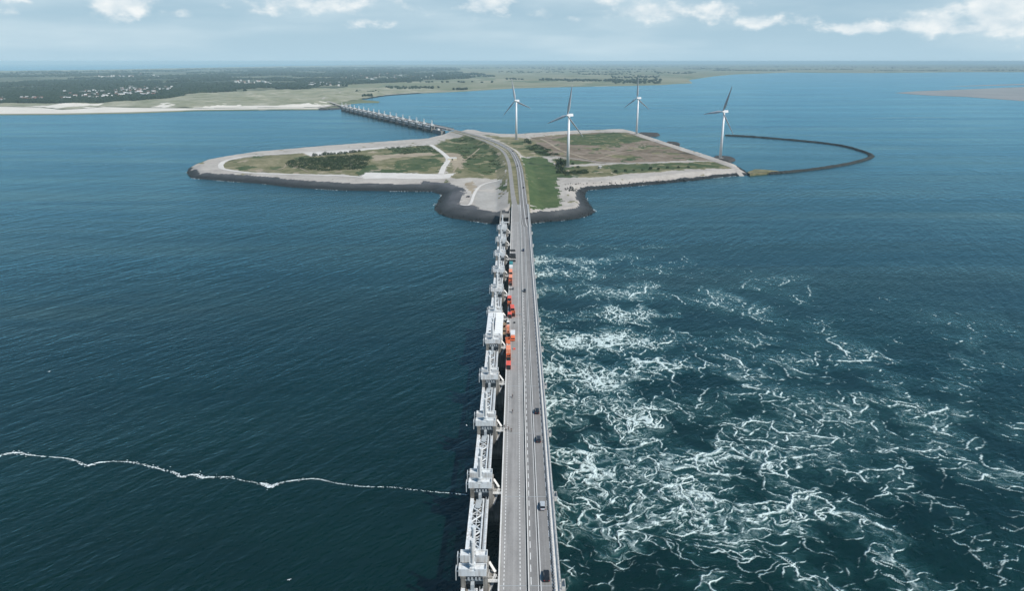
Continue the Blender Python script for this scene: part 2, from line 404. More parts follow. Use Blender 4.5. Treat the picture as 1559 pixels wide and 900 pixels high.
def foam_mix(q):
    sm=lambda t:np.clip(t,0,1)**2*(3-2*np.clip(t,0,1))
    g=lambda k:q[k]
    cov=.46*g('far')+.08*g('mass')+.16*g('big')*g('far')+.20*g('mid')*g('far')+g('near')*(.85*(g('wake')-.38)+0.45*g('strong'))-.35*(1-g('yfade'))
    cov=np.clip(cov,-.4,1.4)
    fr=.13*g('fine')+.13*g('fine2')
    w=np.clip(.25+1.25*cov,0.0,1)
    def line(F,thr,core,halo):
        t=F-(thr-1.05*cov-fr); return .74*sm((t-.3)/core)+.26*sm((t+.3)/halo)
    net=np.maximum(np.maximum(line(g('F1'),3.1,.75,1.5),.9*line(g('F2'),2.72,.75,1.4)),.5*line(g('F1s'),2.2,.9,1.2))
    net=net*np.clip(.86+.20*g('fine')+.18*g('fine2')+.25*g('mid'),.35,1.0)
    rid=np.maximum(g('r1'),g('r2')*1.02)
    body=sm((rid-1.10+.60*(cov-.25)+.09*g('fine')+.06*g('fine2'))/.42)*np.clip((cov-.25)*2.2,0,1)
    f=np.maximum(net*w,body*.8)
    veil=sm((rid-.55)/.5)*sm((cov-.28)/.5)*.36
    f=np.maximum(f,veil)
    return np.clip(f*g('yfade'),0,1), np.clip(sm((cov-.05)/.95)*(.45+.55*sm((rid-.2)/.8))*g('yfade'),0,1)

# rows and columns get coarser with distance from the near corner
ny = 1000; tt = np.linspace(0, 1, ny); yy = 1 / ((1 - tt) / (FY0 + 45) + tt / (FY1 + 45)) - 45
yy[0], yy[-1] = FY0, FY1
nx = 960; ss = np.linspace(0, 1, nx); xx = FX0 + (FX1 - FX0) * (np.exp(1.75 * ss) - 1) / (math.exp(1.75) - 1)
GX, GY = np.meshgrid(xx, yy)
ffoam, fchurn = foam_mix(foam_field(GX, GY))
edge = np.clip((FX1 - GX) / 60, 0, 1) * np.clip((FY1 - GY) / 30, 0, 1)
ffoam *= edge; fchurn *= edge
GZ = .02 + .5 * ffoam * fchurn * np.clip((GX - FX0) / 6, 0, 1)
fo_o, used = grid_mesh('turbulent_water', GX, GY, GZ, np.ones((ny - 1, nx - 1), bool), [M_foamw])
for nm, arr in (('foam', ffoam), ('churn', fchurn)):
    a = fo_o.data.attributes.new(nm, 'FLOAT', 'POINT'); a.data.foreach_set('value', arr.ravel().astype(np.float32))
tag(fo_o, None, None, None, 'structure')

# drifting line of foam on the calm side
M_foam = pm('sea_foam', (.55, .62, .64), (.82, .86, .87), 1.2, .8)
FL = [(-8, 696), (0, 694.5), (14, 691), (28, 690), (46, 693.5), (70, 696), (97, 698), (115, 702), (132, 709.5), (146, 706), (157, 704), (194, 703.7), (231, 711.6), (263, 719.5), (277, 727), (288, 724), (300, 723.5),
      (309, 727.8), (346, 726.8), (369, 732.4), (402, 737.5), (411, 742.5), (423, 737), (442, 733), (462, 730.5), (483, 730), (517, 737), (554, 741.6), (600, 743), (647, 748.5), (690, 752), (708, 754)]
fline = smooth_line(pts(FL, 0), 24)
mb = MB(); rng = random.Random(3)
gapn = [rng.random() for _ in range(400)]
def fl_w(px):
    w = .30
    for c, r, a in ((30, 16, 1.1), (132, 12, 1.2), (200, 45, .55), (245, 25, .5), (322, 26, 1.5), (402, 12, 1.5), (460, 40, .35), (590, 45, .5)):
        w += a * math.exp(-((px - c) / r) ** 2)
    return .5 * w * (1.0 if px < 420 else .85 if px < 600 else .6)
nL = len(fline)
for i, p in enumerate(fline):
    u_ = i / 24; k = int(min(u_, len(FL) - 2)); px = FL[k][0] + (FL[k + 1][0] - FL[k][0]) * (u_ - k)
    w = fl_w(px)
    pat = gapn[i // 5] * .6 + gapn[i // 13 + 100] * .6
    for _ in range(int(1 + 7 * max(0, pat - .2) * min(1.0, .45 + .4 * w))):
        q = p + Vector((rng.gauss(0, .55), rng.gauss(0, w * (.42 if rng.random() < .85 else 1.6)), 0)); n = 7; r0 = rng.uniform(.06, .26) * (.6 + .4 * w); a0 = rng.uniform(0, 6.3)
        vs = [(q.x + math.cos(a0 + 6.283 * j / n) * r0 * rng.uniform(.5, 1.6) * 1.5, q.y + math.sin(a0 + 6.283 * j / n) * r0 * rng.uniform(.5, 1.4), .05 + .0007 * rng.random() * 100) for j in range(n)]
        vs.append((q.x, q.y, .17)); mb.add(vs, [(j, (j + 1) % n, n) for j in range(n)])
tag(mb.build('foam_line', M_foam), 'thin wavering white foam line drifting across the calm dark water', None, None, 'stuff')

# ------------------------------------------------------------------ haze (air)
hm = bpy.data.materials.new('haze'); hm.use_nodes = True; hnt = hm.node_tree; hnt.nodes.clear()
ho = hnt.nodes.new('ShaderNodeOutputMaterial'); hv = hnt.nodes.new('ShaderNodeVolumePrincipled')
hv.inputs['Color'].default_value = (.62, .88, 1.0, 1); hv.inputs['Density'].default_value = HAZE; hv.inputs['Anisotropy'].default_value = -.2
hnt.links.new(hv.outputs[0], ho.inputs['Volume'])
hb = MB(); hb.box(-WX - 400, WX + 400, WY0 - 300, WY1 + 400, -2.5, 158)
tag(hb.build('haze', hm), 'pale blue haze over the far water and land', None, None, 'stuff')

# ------------------------------------------------------------------ island terrain
SH = [  # waterline of the island in the photograph and the width of its dark stone slope (m)
 (284.4, 262, 16), (291.6, 271, 22), (322, 274, 24), (397, 279.6, 24), (443, 285, 24), (515, 289.7, 24), (631, 291.5, 24), (657, 291.5, 20), (673, 296.5, 16), (670.5, 302, 16), (663, 313, 18),
 (662.5, 320, 26), (669, 326, 30), (687, 332, 32), (717, 336.5, 32), (751, 341, 32), (778, 341, 26), (807, 340, 26), (828.6, 338, 26), (852, 336.5, 26), (879, 333, 24), (897, 328, 22), (905.5, 322.5, 20),
 (900.5, 315.5, 17), (893, 305, 14), (889.5, 295, 12), (894, 289.8, 12), (939, 285.7, 10), (1007, 279.7, 10), (1058.7, 274, 10), (1106, 269, 10), (1142, 266, 7), (1127, 255.6, 3), (1124, 254.6, 3), (1092, 244, 3),
 (1065, 235, 3), (1033, 225, 3), (1012, 218, 3), (985.6, 209, 3), (971, 204, 3), (953, 200, 3), (929.5, 200, 3), (900, 201.5, 3), (875, 202, 3), (827, 205, 3), (789, 207.5, 3), (768, 207.3, 3), (741, 204.5, 3),
 (728, 201, 4), (706, 200.5, 4), (688, 205, 3), (668, 209, 2), (645, 214.6, 2), (587.5, 219, 2), (530, 223, 2), (443, 230.5, 2), (380, 236, 2), (342, 242, 2), (307.5, 249, 3), (287, 256.5, 8)]
shore = pts([(a, b) for a, b, c in SH], 0); shw = np.array([c * (.78 if c > 5 else 1) for a, b, c in SH], float)
PL = 6.5
def zone(seq): return [(p.x, p.y) for p in pts(seq, PL)]
ROAD_MAIN = [(803, 345), (800.5, 338), (797.3, 313), (795, 290), (791, 258), (786, 242), (779, 230.5), (769, 223.2), (758, 217.6), (744, 212.3), (728, 207), (711, 202.4), (696, 198.8), (680, 195.3)]
ROAD_SERV = [(786.6, 338), (784.6, 318), (781.5, 300), (779.5, 285), (777, 262), (774.8, 248), (770, 236), (763, 228), (750, 220.3), (733, 213), (716, 207), (702, 203.2), (690, 200.2), (672, 196.6)]
road_main = smooth_line(pts(ROAD_MAIN, 12), 8); road_serv = smooth_line(pts(ROAD_SERV, 12), 8)
cell = 2.3
xs = np.arange(min(p.x for p in shore) - 8, max(p.x for p in shore) + 8, cell); ys = np.arange(min(p.y for p in shore) - 8, max(p.y for p in shore) + 8, cell)
IX, IY = np.meshgrid(xs, ys)
ins = inside(shore, IX, IY); dsh, seg = seg_dist(shore, IX, IY, True)
jag = fbm(IX / 7, IY / 7, 3, 3) * 1.3
rough_h = fbm(IX / 60, IY / 60, 8, 4)
flat = PL + .5 * rough_h + .25 * fbm(IX / 14, IY / 14, 5, 3)
dr1, _ = seg_dist(road_main, IX, IY); dr2, _ = seg_dist(road_serv, IX, IY)
drd = np.minimum(dr1 - 6.0, dr2 - 4.5)
emb = 11.85 - np.clip(drd, 0, None) / 2.6
Hs = np.maximum(flat, emb)
Hs = np.where(drd < 0, 11.85, Hs)
slope = np.where(shw[seg] > 5, .33, .55)
IZ = np.where(ins, np.minimum(Hs, dsh * slope + .02), -np.clip(dsh, 0, 3) * .28)
IZ = np.where(ins & (dsh < 24), IZ + .12 * jag * np.clip(dsh / 3, 0, 1), IZ)

M_wet = None
def revetment_mat():
    m, nt, b = nmat('stone_revetment'); P = npos(nt); s = nt.nodes.new('ShaderNodeSeparateXYZ'); nt.links.new(P, s.inputs[0])
    n1 = nnoise(nt, P, .06, 5, .65); n2 = nnoise(nt, P, .6, 4, .6)
    dry = nramp(nt, n1, [(.3, (.026, .028, .032)), (.5, (.048, .051, .056)), (.7, (.10, .103, .105))])
    c = nmix(nt, nmath(nt, 'MULTIPLY', n2, .5), dry, (.07, .072, .07))
    t = nmath(nt, 'ADD', nmath(nt, 'MULTIPLY', s.outputs[2], .30), nmath(nt, 'SUBTRACT', nmath(nt, 'MULTIPLY', n2, .8), .95), clamp=True)   # weed below the tide mark
    nt.links.new(nmix(nt, t, (.010, .013, .014), c), b.inputs['Base Color']); b.inputs['Roughness'].default_value = .85
    nt.links.new(nbump(nt, n2, .4), b.inputs['Normal']); return m
M_rev = revetment_mat()
def ground_mat(name, stops, sc, grain=.3, gsc=.35):
    m, nt, b = nmat(name); P = npos(nt)
    n1 = nnoise(nt, P, sc, 6, .62, .4); n2 = nnoise(nt, P, gsc, 4, .65)
    f = nmath(nt, 'ADD', nmath(nt, 'MULTIPLY', n1, 1 - grain), nmath(nt, 'MULTIPLY', n2, grain))
    nt.links.new(nramp(nt, f, stops), b.inputs['Base Color']); b.inputs['Roughness'].default_value = .9
    b.inputs['Specular IOR Level'].default_value = .2
    nt.links.new(nbump(nt, n2, .5), b.inputs['Normal']); return m
M_asph_d = ground_mat('dark_asphalt_slope', [(.35, (.055, .058, .065)), (.65, (.12, .12, .125))], .03)
M_light = ground_mat('pale_asphalt', [(.32, (.27, .245, .22)), (.5, (.39, .36, .325)), (.68, (.50, .465, .42))], .022, .4, .2)
M_dry = ground_mat('dry_grass', [(.32, (.062, .075, .030)), (.44, (.125, .125, .058)), (.54, (.20, .18, .10)), (.66, (.29, .255, .165))], .022, .45, .12)
M_green = ground_mat('green_grass', [(.34, (.022, .043, .015)), (.46, (.045, .072, .025)), (.56, (.085, .102, .042)), (.66, (.145, .138, .070)), (.76, (.21, .18, .11))], .026, .45, .16)
M_sand = ground_mat('bare_sand', [(.3, (.22, .18, .13)), (.7, (.40, .34, .25))], .05)
M_heath = ground_mat('brown_heath', [(.32, (.070, .072, .040)), (.44, (.15, .115, .078)), (.54, (.215, .170, .128)), (.66, (.29, .245, .195))], .016, .45, .1)
M_white = ground_mat('bleached_concrete', [(.3, (.50, .475, .44)), (.7, (.66, .635, .60))], .05)
M_plaza = ground_mat('grey_concrete_apron', [(.3, (.27, .255, .235)), (.5, (.35, .335, .31)), (.7, (.45, .43, .40))], .03, .4)
M_lush = ground_mat('mown_grass', [(.34, (.030, .058, .018)), (.46, (.052, .086, .028)), (.56, (.082, .110, .042)), (.66, (.125, .135, .062)), (.76, (.19, .175, .09))], .035, .45, .22)
IMATS = [M_light, M_rev, M_asph_d, M_dry, M_green, M_sand, M_heath, M_white, M_plaza, M_lush]
cxx = (IX[:-1, :-1] + IX[1:, 1:]) / 2; cyy = (IY[:-1, :-1] + IY[1:, 1:]) / 2
wob = 4.0
wx = cxx + wob * fbm(cxx / 11, cyy / 11, 21, 3); wy = cyy + wob * 1.6 * fbm(cxx / 11, cyy / 11, 22, 3)
MI = np.zeros(cxx.shape, int)
def paint(seq, k, soft=True):
    MI[inside(zone(seq), wx if soft else cxx, wy if soft else cyy)] = k
# left field
paint([(339, 257), (337, 251), (345, 244.5), (385, 237.5), (455, 234), (616, 224), (654, 221), (681, 240.6), (670, 265), (558, 262), (549, 267.5), (472, 265), (385, 262.5)], 3)
paint([(352, 252), (380, 243), (436, 237), (436, 262), (400, 260)], 3)
paint([(585, 225), (612, 222.5), (652, 221.5), (671, 233), (640, 232.5), (612, 236.5)], 4)
paint([(565, 240), (600, 233), (665, 235.5), (676, 240), (668, 264), (620, 263), (565, 259)], 3)
paint([(567, 236), (612, 234), (655, 232.5), (668, 235.5), (600, 240), (570, 245)], 5)
paint([(600, 246), (640, 238), (672, 243), (668, 262), (600, 259)], 4)
# between the white road and the motor road
paint([(660, 220.5), (690, 210.5), (716, 209), (745, 221), (764, 235), (771, 255), (769, 272), (690, 271), (676, 268), (686, 241)], 3)
paint([(664, 219), (690, 211), (712, 209.5), (742, 222), (758, 237), (762, 252), (745, 266), (718, 262), (700, 250), (700, 236), (680, 230)], 4)
paint([(676, 232), (700, 234), (707, 246), (700, 258), (690, 254), (684, 243)], 5)
paint([(755, 262), (770, 256), (770, 300), (762, 304), (760, 275)], 3)
# verge between the roads
paint([(777, 240), (782, 240), (792, 270), (796, 318), (789, 316), (783, 280)], 3)
paint([(550, 267.3), (558.7, 262.3), (610, 263.2), (670, 265.5), (694, 263.9), (683, 271), (640, 271.6), (553, 271.2)], 7, False)
paint([(460, 232.5), (477, 231), (540, 227), (622, 221.6), (622, 223.6), (560, 228.3), (482, 237.5), (473, 237.8)], 7, False)
# front-left aprons
paint([(640, 274.5), (683, 278.5), (703, 286), (706.5, 293), (703, 300), (700, 310), (660, 318), (640, 300)], 2)
paint([(731.6, 282.6), (745, 277), (762, 275), (758.5, 304), (756.5, 319), (740.6, 318.5), (717, 310.5), (724, 291)], 8)
paint([(706, 279), (722, 276), (724, 285), (717, 296), (712, 290)], 5)
paint([(664, 318.5), (703, 309.5), (717, 312), (738, 320), (757, 322), (757, 345), (660, 345)], 2)
# right of the road
paint([(793, 243), (800, 240), (826, 238), (846, 252), (851, 262), (848, 276.5), (851.5, 290), (855.5, 311), (843, 317), (825, 319), (805, 319.5), (803, 290)], 9)
paint([(738, 205), (766, 208), (790, 209), (812, 212), (822, 225), (826, 238), (796, 239), (784, 229), (768, 218)], 3)
paint([(800, 226), (818, 219), (854, 236), (840, 239), (822, 236)], 4)
paint([(806, 209), (860, 203.5), (930, 200.8), (956, 201.5), (972, 206), (1012, 220), (1065, 237), (1086, 245), (1010, 247), (930, 249), (880, 246), (838, 235), (812, 216)], 6)
paint([(870, 206), (930, 202), (962, 205), (985, 213), (930, 221), (870, 220), (840, 212)], 4)
paint([(868, 221), (925, 222), (985, 216), (1000, 219), (1056, 237), (1000, 242), (930, 244), (878, 236)], 6)
paint([(842, 240), (880, 246), (925, 249.5), (1090, 245.5), (1108, 252), (1114, 256), (1069, 257), (959, 264.5), (919, 268), (850, 271)], 3)
paint([(922, 252), (960, 249.5), (1090, 247), (1110, 254), (1050, 256.5), (975, 262), (938, 264)], 4)
paint([(846, 252), (880, 248.5), (915, 250), (922, 262), (880, 268), (850, 270)], 3)
paint([(842, 242), (870, 243), (905, 248), (868, 250), (850, 250)], 4)
paint([(860, 251.5), (912, 248.5), (1000, 246.3), (1088, 243.5), (1092, 245), (1000, 248.2), (912, 251.5), (862, 254)], 0)
# worn and overgrown patches break the fields up
pa = fbm(cxx / 26, cyy / 40, 51, 4); pb = fbm(cxx / 15, cyy / 22, 52, 4)
old = MI.copy()
MI[(old == 3) & (pa > .48)] = 4; MI[(old == 4) & (pb > .55)] = 3; MI[(old == 9) & (pb > 1.1)] = 3; MI[(old == 6) & (pa > .62)] = 3; MI[(old == 6) & (pb < -.72)] = 4
MI[(old == 3) & (pb < -.85)] = 5; MI[(old == 0) & (pb > .95)] = 3; MI[(old == 8) & (pa > .8)] = 0
# shore bands
ds_c, seg_c = seg_dist(shore, cxx, cyy, True)
MI[(ds_c + .35 * wob * fbm(cxx / 9, cyy / 9, 31, 3) < shw[seg_c])] = 1
drc = np.minimum(seg_dist(road_main, cxx, cyy)[0] - 6.2, seg_dist(road_serv, cxx, cyy)[0] - 4.4)
MI[(drc < 1.2) & (MI != 1)] = 3
keep = inside(shore, cxx, cyy) | (ds_c < 5)
isl, _ = grid_mesh('island_ground', IX, IY, IZ, keep, IMATS, MI)
tag(isl, None, None, None, 'structure')
def ground_z(x, y):
    j = min(max(int((x - xs[0]) / cell), 0), len(xs) - 2); i = min(max(int((y - ys[0]) / cell), 0), len(ys) - 2)
    return float(IZ[i:i + 2, j:j + 2].max())
def on_ground(px, py, dz=0.0):
    p = at(px, py, PL); p.z = ground_z(p.x, p.y) + dz; return p

# white service lane and yard round the left field (drape over the ground)
def drape(name, seq, w, m, dz=.06, n=14):
    line = smooth_line(pts(seq, PL), n); L = []
    for p in line: L.append(Vector((p.x, p.y, ground_z(p.x, p.y) + dz + .25)))
    for k in range(6): L = [L[0]] + [Vector((L[i].x, L[i].y, (L[i - 1].z + 2 * L[i].z + L[i + 1].z) / 4)) for i in range(1, len(L) - 1)] + [L[-1]]
    mb = strip(L, w); o = mb.build(name, m); return tag(o, None, None, None, 'structure')
drape('field_road', [(553, 269.4), (470, 266.6), (385, 263.5), (343, 257.8), (336.5, 253.5), (337.5, 249), (347, 243.8), (386, 236.6), (455, 233), (520, 229), (616, 222.8), (640, 220.9), (652, 220.4), (660, 223), (681.5, 240.8), (676, 254), (671, 266)], 7.5, M_white)
drape('farm_track', [(826, 238.5), (842, 238), (868, 241), (900, 245.2), (935, 248), (1000, 247)], 5, M_light)
drape('farm_track', [(823, 211), (836, 218), (846, 225), (862, 232), (885, 239), (905, 244.5)], 4.5, M_sand)
drape('quay_road', [(968, 205.5), (1010, 219.5), (1060, 236), (1092, 246.5), (1122, 257.5), (1138, 264)], 7, M_light)
drape('farm_track', [(400, 262), (430, 256.5), (440, 250), (470, 262)], 2.2, M_sand, .03)
drape('farm_track', [(690, 262), (700, 250), (716, 238), (730, 226)], 2.4, M_sand, .03)
drape('farm_track', [(905, 244), (940, 234), (985, 226), (1020, 224)], 3.0, M_sand, .03)
drape('gravel_path', [(700, 311), (715, 311.5), (722, 296), (731, 283.5), (746, 278), (761, 276)], 3.2, M_white, .05)

# paved roads over the dam
M_road = ground_mat('road_asphalt', [(.35, (.15, .145, .142)), (.65, (.21, .205, .198))], .05, .5, .5)
M_roadl = ground_mat('service_road_asphalt', [(.35, (.23, .22, .21)), (.65, (.30, .29, .275))], .05, .5, .5)
M_mark = pm('road_paint', (.62, .62, .60), (.80, .80, .78), .8, .6)
tag(strip(road_main, 8.8, 12.02).build('main_road', M_road), None, None, None, 'structure')
tag(strip(road_serv, [6.5 - 1.7 * min(1, i / 20) for i in range(len(road_serv))], 12.04).build('service_road', M_roadl), None, None, None, 'structure')
mk = MB()
strip(road_main, .22, 12.028, mk, .18); strip(road_main, .22, 12.028, mk, -.18); strip(road_main, .2, 12.028, mk, 3.3); strip(road_main, .2, 12.028, mk, -3.3)
tag(mk.build('road_markings', M_mark), None, None, None, 'structure')
gm_ = bpy.data.materials  # (galvanised rail defined with the bridge)

# ------------------------------------------------------------------ harbour, breakwater
M_rock = ground_mat('rubble_rock', [(.3, (.014, .017, .018)), (.55, (.035, .040, .038)), (.74, (.11, .11, .10))], .25, .5, .9)
M_conc = pm('pier_concrete', (.25, .235, .21), (.42, .40, .365), .12, .85)
BW = [(1140, 265.2), (1160, 263.2), (1190, 261.6), (1230, 257.6), (1270, 252.2), (1300, 246.4), (1318, 241.5), (1326, 237.5), (1324, 233.8), (1312, 229.2), (1290, 222.8), (1260, 217.8), (1220, 213.6), (1180, 210.2), (1140, 207), (1104, 205.2)]
bwl = smooth_line(pts(BW, 1.5), 14)
def rubble(line, prof, seed, name, m):
    rr = random.Random(seed); vs = []; n = len(line); npf = len(prof)
    for i in range(n):
        d = line[min(i + 1, n - 1)] - line[max(i - 1, 0)]; d.z = 0; d.normalize(); nr = Vector((d.y, -d.x, 0)); s = 1.0
        if i < 2 or i > n - 3: s = .7
        for (o, z) in prof:
            p = line[i] + nr * (o * s + rr.uniform(-.8, .8)); vs.append((p.x, p.y, z * s + (rr.uniform(-.5, .6) if z > 0 else 0)))
    mb = MB(); mb.add(vs, [(i * npf + j, i * npf + j + 1, (i + 1) * npf + j + 1, (i + 1) * npf + j) for i in range(n - 1) for j in range(npf - 1)])
    return mb.build(name, m)
o = rubble(bwl, [(-5.2, -.8), (-3.4, 1.1), (-1.5, 2.3), (0, 2.6), (1.5, 2.3), (3.4, 1.1), (5.2, -.8)], 4, 'breakwater', M_rock)
tag(o, 'long curved breakwater of dark rubble hooking round the empty harbour', 'breakwater')
mb = MB()
tl = pts([(1138, 262), (1150, 257.8), (1165, 258.5), (1186, 260.5), (1168, 263), (1142, 265.6)], 2.0)
cv = sum((p for p in tl), Vector()) / len(tl)
mb.add([(p.x, p.y, 2.4) for p in tl] + [(cv.x, cv.y, 3.4)], [((i), (i + 1) % 6, 6) for i in range(6)])
mb.add([(p.x, p.y, 2.4) for p in tl] + [(p.x, p.y, -.6) for p in tl], [(i, i + 6, (i + 1) % 6 + 6, (i + 1) % 6) for i in range(6)])
tag(mb.build('grassy_bank', M_dry), None, None, None, 'structure')
M_brickish = ground_mat('turbine_mound', [(.3, (.028, .028, .028)), (.7, (.085, .078, .072))], .2)
def mound(seq, z, name, label, m=M_brickish):
    P = pts(seq, 0); c = sum(P, Vector()) / len(P); mb = MB(); n = len(P)
    inn = [c + (p - c) * .78 for p in P]
    mb.add([(p.x, p.y, -.8) for p in P] + [(p.x, p.y, z) for p in inn] + [(c.x, c.y, z + .4)], [(i, (i + 1) % n, n + (i + 1) % n, n + i) for i in range(n)] + [(n + i, n + (i + 1) % n, 2 * n) for i in range(n)])
    o = mb.build(name, m); return tag(o, label, 'jetty')
mound([(1083, 242), (1100, 246.5), (1110, 248), (1119, 245.5), (1121, 243.5), (1112, 240), (1100, 239), (1086, 239)], 3.2, 'jetty', 'low dark stone jetty carrying the wind turbine nearest the breakwater')
mound([(966, 204.5), (985, 207.8), (1000, 208), (1006, 206), (1004, 203.6), (990, 203), (972, 202.5)], 3.0, 'jetty', 'dark wooden quay jetty at the far corner of the harbour')
mound([(1012, 219), (1022, 221), (1035, 222.5), (1036, 219.5), (1028, 217.5), (1014, 216.5)], 3.0, 'jetty', 'short dark landing jetty half way along the harbour quay')

mb = MB(); rng = random.Random(9)
for i in range(len(shore) - 20):
    a_, b_ = shore[i], shore[i + 1]; L_ = (b_ - a_).length
    if shw[i] < 6: continue
    dv = (b_ - a_).normalized(); nv = Vector((dv.y, -dv.x, 0)); ph_ = rng.uniform(0, 6)
    for k in range(int(L_ * 1.1)):
        t = rng.random(); q = a_ + (b_ - a_) * t
        if math.sin(t * L_ / 17 + ph_) + .6 * math.sin(t * L_ / 5.3) + rng.gauss(0, .3) < .55: continue
        q = q - nv * rng.uniform(-.5, 2.6) if inside([(p.x, p.y) for p in shore], np.array([(q + nv * 4).x]), np.array([(q + nv * 4).y]))[0] else q + nv * rng.uniform(-.5, 2.6)
        n = 7; r0 = rng.uniform(.15, .62); vs = [(q.x + math.cos(6.283 * j / n) * r0 * rng.uniform(.5, 1.7), q.y + math.sin(6.283 * j / n) * r0 * rng.uniform(.4, 1.1), .06) for j in range(n)] + [(q.x, q.y, .2)]
        mb.add(vs, [(j, (j + 1) % n, n) for j in range(n)])
tag(mb.build('shore_foam', M_foam), 'broken white wash along the dark stone shore of the island', None, None, 'stuff')

def clump_mesh(spots):
    nv, nf = len(ICO_V), len(ICO_F); V = np.array([tuple(v) for v in ICO_V]); F = np.array(ICO_F)
    rg = np.random.default_rng(6); S = np.array(spots)
    vv = V[None] * (1 + rg.uniform(-.3, .3, (len(S), nv, 1)))
    vv = vv * S[:, None, [3, 3, 4]] + S[:, None, :3]
    ff = (F[None] + (np.arange(len(S)) * nv)[:, None, None]).reshape(-1, 3)
    me = bpy.data.meshes.new('clumps'); me.vertices.add(len(S) * nv); me.vertices.foreach_set('co', vv.astype(np.float32).ravel())
    me.loops.add(ff.size); me.loops.foreach_set('vertex_index', ff.astype(np.int32).ravel())
    me.polygons.add(len(ff)); me.polygons.foreach_set('loop_start', np.arange(len(ff), dtype=np.int32) * 3)
    me.update(calc_edges=True); return me
# separate boulders along the tide line
rr_ = random.Random(23); rocks = []
for i in range(len(shore) - 27):
    a_, b_ = shore[i], shore[i + 1]; n_ = int((b_ - a_).length * 1.1)
    dv = (b_ - a_).normalized(); nv = Vector((dv.y, -dv.x, 0)); mid_ = (a_ + b_) / 2
    if inside([(p.x, p.y) for p in shore], np.array([(mid_ + nv * 3).x]), np.array([(mid_ + nv * 3).y]))[0]: nv = -nv
    for k in range(n_):
        d_ = -abs(rr_.gauss(0, 4.5)) + 1.2; q = a_ + (b_ - a_) * rr_.random() + nv * d_; s_ = rr_.uniform(.25, .8)
        rocks.append((q.x, q.y, max(0.0, ground_z(q.x, q.y)) * .75 + s_ * .1, s_, s_ * .7))
for i in range(len(bwl) - 1):
    for k in range(6):
        q = bwl[i] + (bwl[i + 1] - bwl[i]) * rr_.random(); dv = (bwl[i + 1] - bwl[i]).normalized(); o_ = rr_.gauss(0, 2.2); q = q + Vector((dv.y, -dv.x, 0)) * o_; s_ = rr_.uniform(.35, 1.0)
        rocks.append((q.x, q.y, max(.1, 2.2 - abs(o_) * .5), s_, s_ * .75))
me = clump_mesh(rocks); me.materials.append(M_rock); tag(link('shore_rocks', me), 'dark boulders strewn along the tide line and over the breakwater', None, None, 'stuff')

# ------------------------------------------------------------------ far shore
Z_F = 2.5
def field_mat():
    m, nt, b = nmat('polder_fields'); P = npos(nt)
    v = nt.nodes.new('ShaderNodeTexVoronoi'); v.inputs['Scale'].default_value = 1.0; nt.links.new(nmapping(nt, P, (.0042, .0021, 0), (0, 0, .45)), v.inputs['Vector'])
    s = nt.nodes.new('ShaderNodeSeparateColor'); nt.links.new(v.outputs['Color'], s.inputs[0])
    c = nramp(nt, s.outputs[0], [(.0, (.12, .145, .065)), (.25, (.22, .215, .125)), (.45, (.075, .115, .048)), (.6, (.29, .275, .18)), (.8, (.15, .17, .085)), (1, (.37, .34, .24))])
    n = nnoise(nt, P, .003, 5, .6); c = nmix(nt, nmath(nt, 'MULTIPLY', n, .6), c, (.12, .13, .07))
    nt.links.new(c, b.inputs['Base Color']); b.inputs['Roughness'].default_value = .95; return m
M_field = field_mat()
M_beach = ground_mat('beach_sand', [(.3, (.56, .52, .45)), (.7, (.72, .68, .61))], .01)
M_dune = ground_mat('dune_grass', [(.3, (.11, .125, .065)), (.44, (.21, .215, .135)), (.56, (.30, .29, .21)), (.68, (.46, .43, .35))], .009, .35, .03)
M_forest_floor = ground_mat('forest_floor', [(.3, (.018, .030, .014)), (.7, (.035, .05, .022))], .01)
M_bar = ground_mat('sandbank', [(.3, (.19, .205, .21)), (.7, (.30, .305, .30))], .004)
COAST = [(-90, 178), (0, 174.5), (90, 174), (200, 172), (300, 168.5), (400, 167.3), (487, 166.8), (500, 166.4), (520, 165), (528, 161.5), (533, 158), (549, 156.5), (577, 156), (578, 155), (552, 152.5), (548.5, 149), (590, 145), (633, 142), (706, 138.8),
         (779, 134.3), (840, 132.6), (903, 131.2), (960, 130.2), (1006, 129), (1024, 127.6), (1054, 126.4), (1048, 121.5), (1085, 116), (1118, 112.8), (1200, 110), (1322, 110.8), (1450, 109.5), (1800, 109)]
BACK = [(1800, 97.4), (1200, 97.2), (800, 97.2), (560, 98), (420, 100.5), (300, 103), (150, 106), (-90, 108.5)]
coast = pts(COAST, 0); back = pts(BACK, 0)
far_poly = [Vector((p.x, p.y, 0)) for p in coast + back]
mb = MB(); nF = len(far_poly)
mb.add([(p.x, p.y, Z_F) for p in far_poly], [tuple(range(nF))]); 
cen = [Vector((p.x, p.y, 0)) for p in coast]
L0 = [(p.x, p.y, Z_F) for p in cen] + [(p.x, p.y - 8, -.6) for p in cen]; nc = len(cen)
mb.add(L0, [(i, nc + i, nc + i + 1, i + 1) for i in range(nc - 1)])
o = mb.build('polder_land', M_field); tag(o, None, None, None, 'structure')
if o.data.polygons[0].normal.z < 0: o.data.flip_normals()
BEACH_TOP = [(487, 163.8), (400, 164.2), (300, 164.8), (200, 163.8), (160, 162.5), (125, 165.3), (95, 167), (60, 163.5), (0, 162.2), (-90, 163)]
bp = [Vector((p.x, p.y, 0)) for p in pts([c for c in COAST[:7]], 0)] + [Vector((p.x, p.y, 0)) for p in pts(BEACH_TOP, 2.8)]
sheet('beach', bp, 2.9, M_beach)
FOREST_EDGE = [(-90, 158), (0, 157.5), (43, 157), (123, 158), (170, 156), (217, 152.5), (277, 147.5), (281, 143.5), (350, 139.5), (417, 137.5), (520, 134), (530, 131), (500, 129.5), (620, 124.5), (715, 119), (740, 113.5), (700, 109.5)]
FOREST_BACK = [(700, 103), (600, 101.4), (520, 101.8), (420, 103), (300, 105.2), (150, 108.5), (-90, 111)]
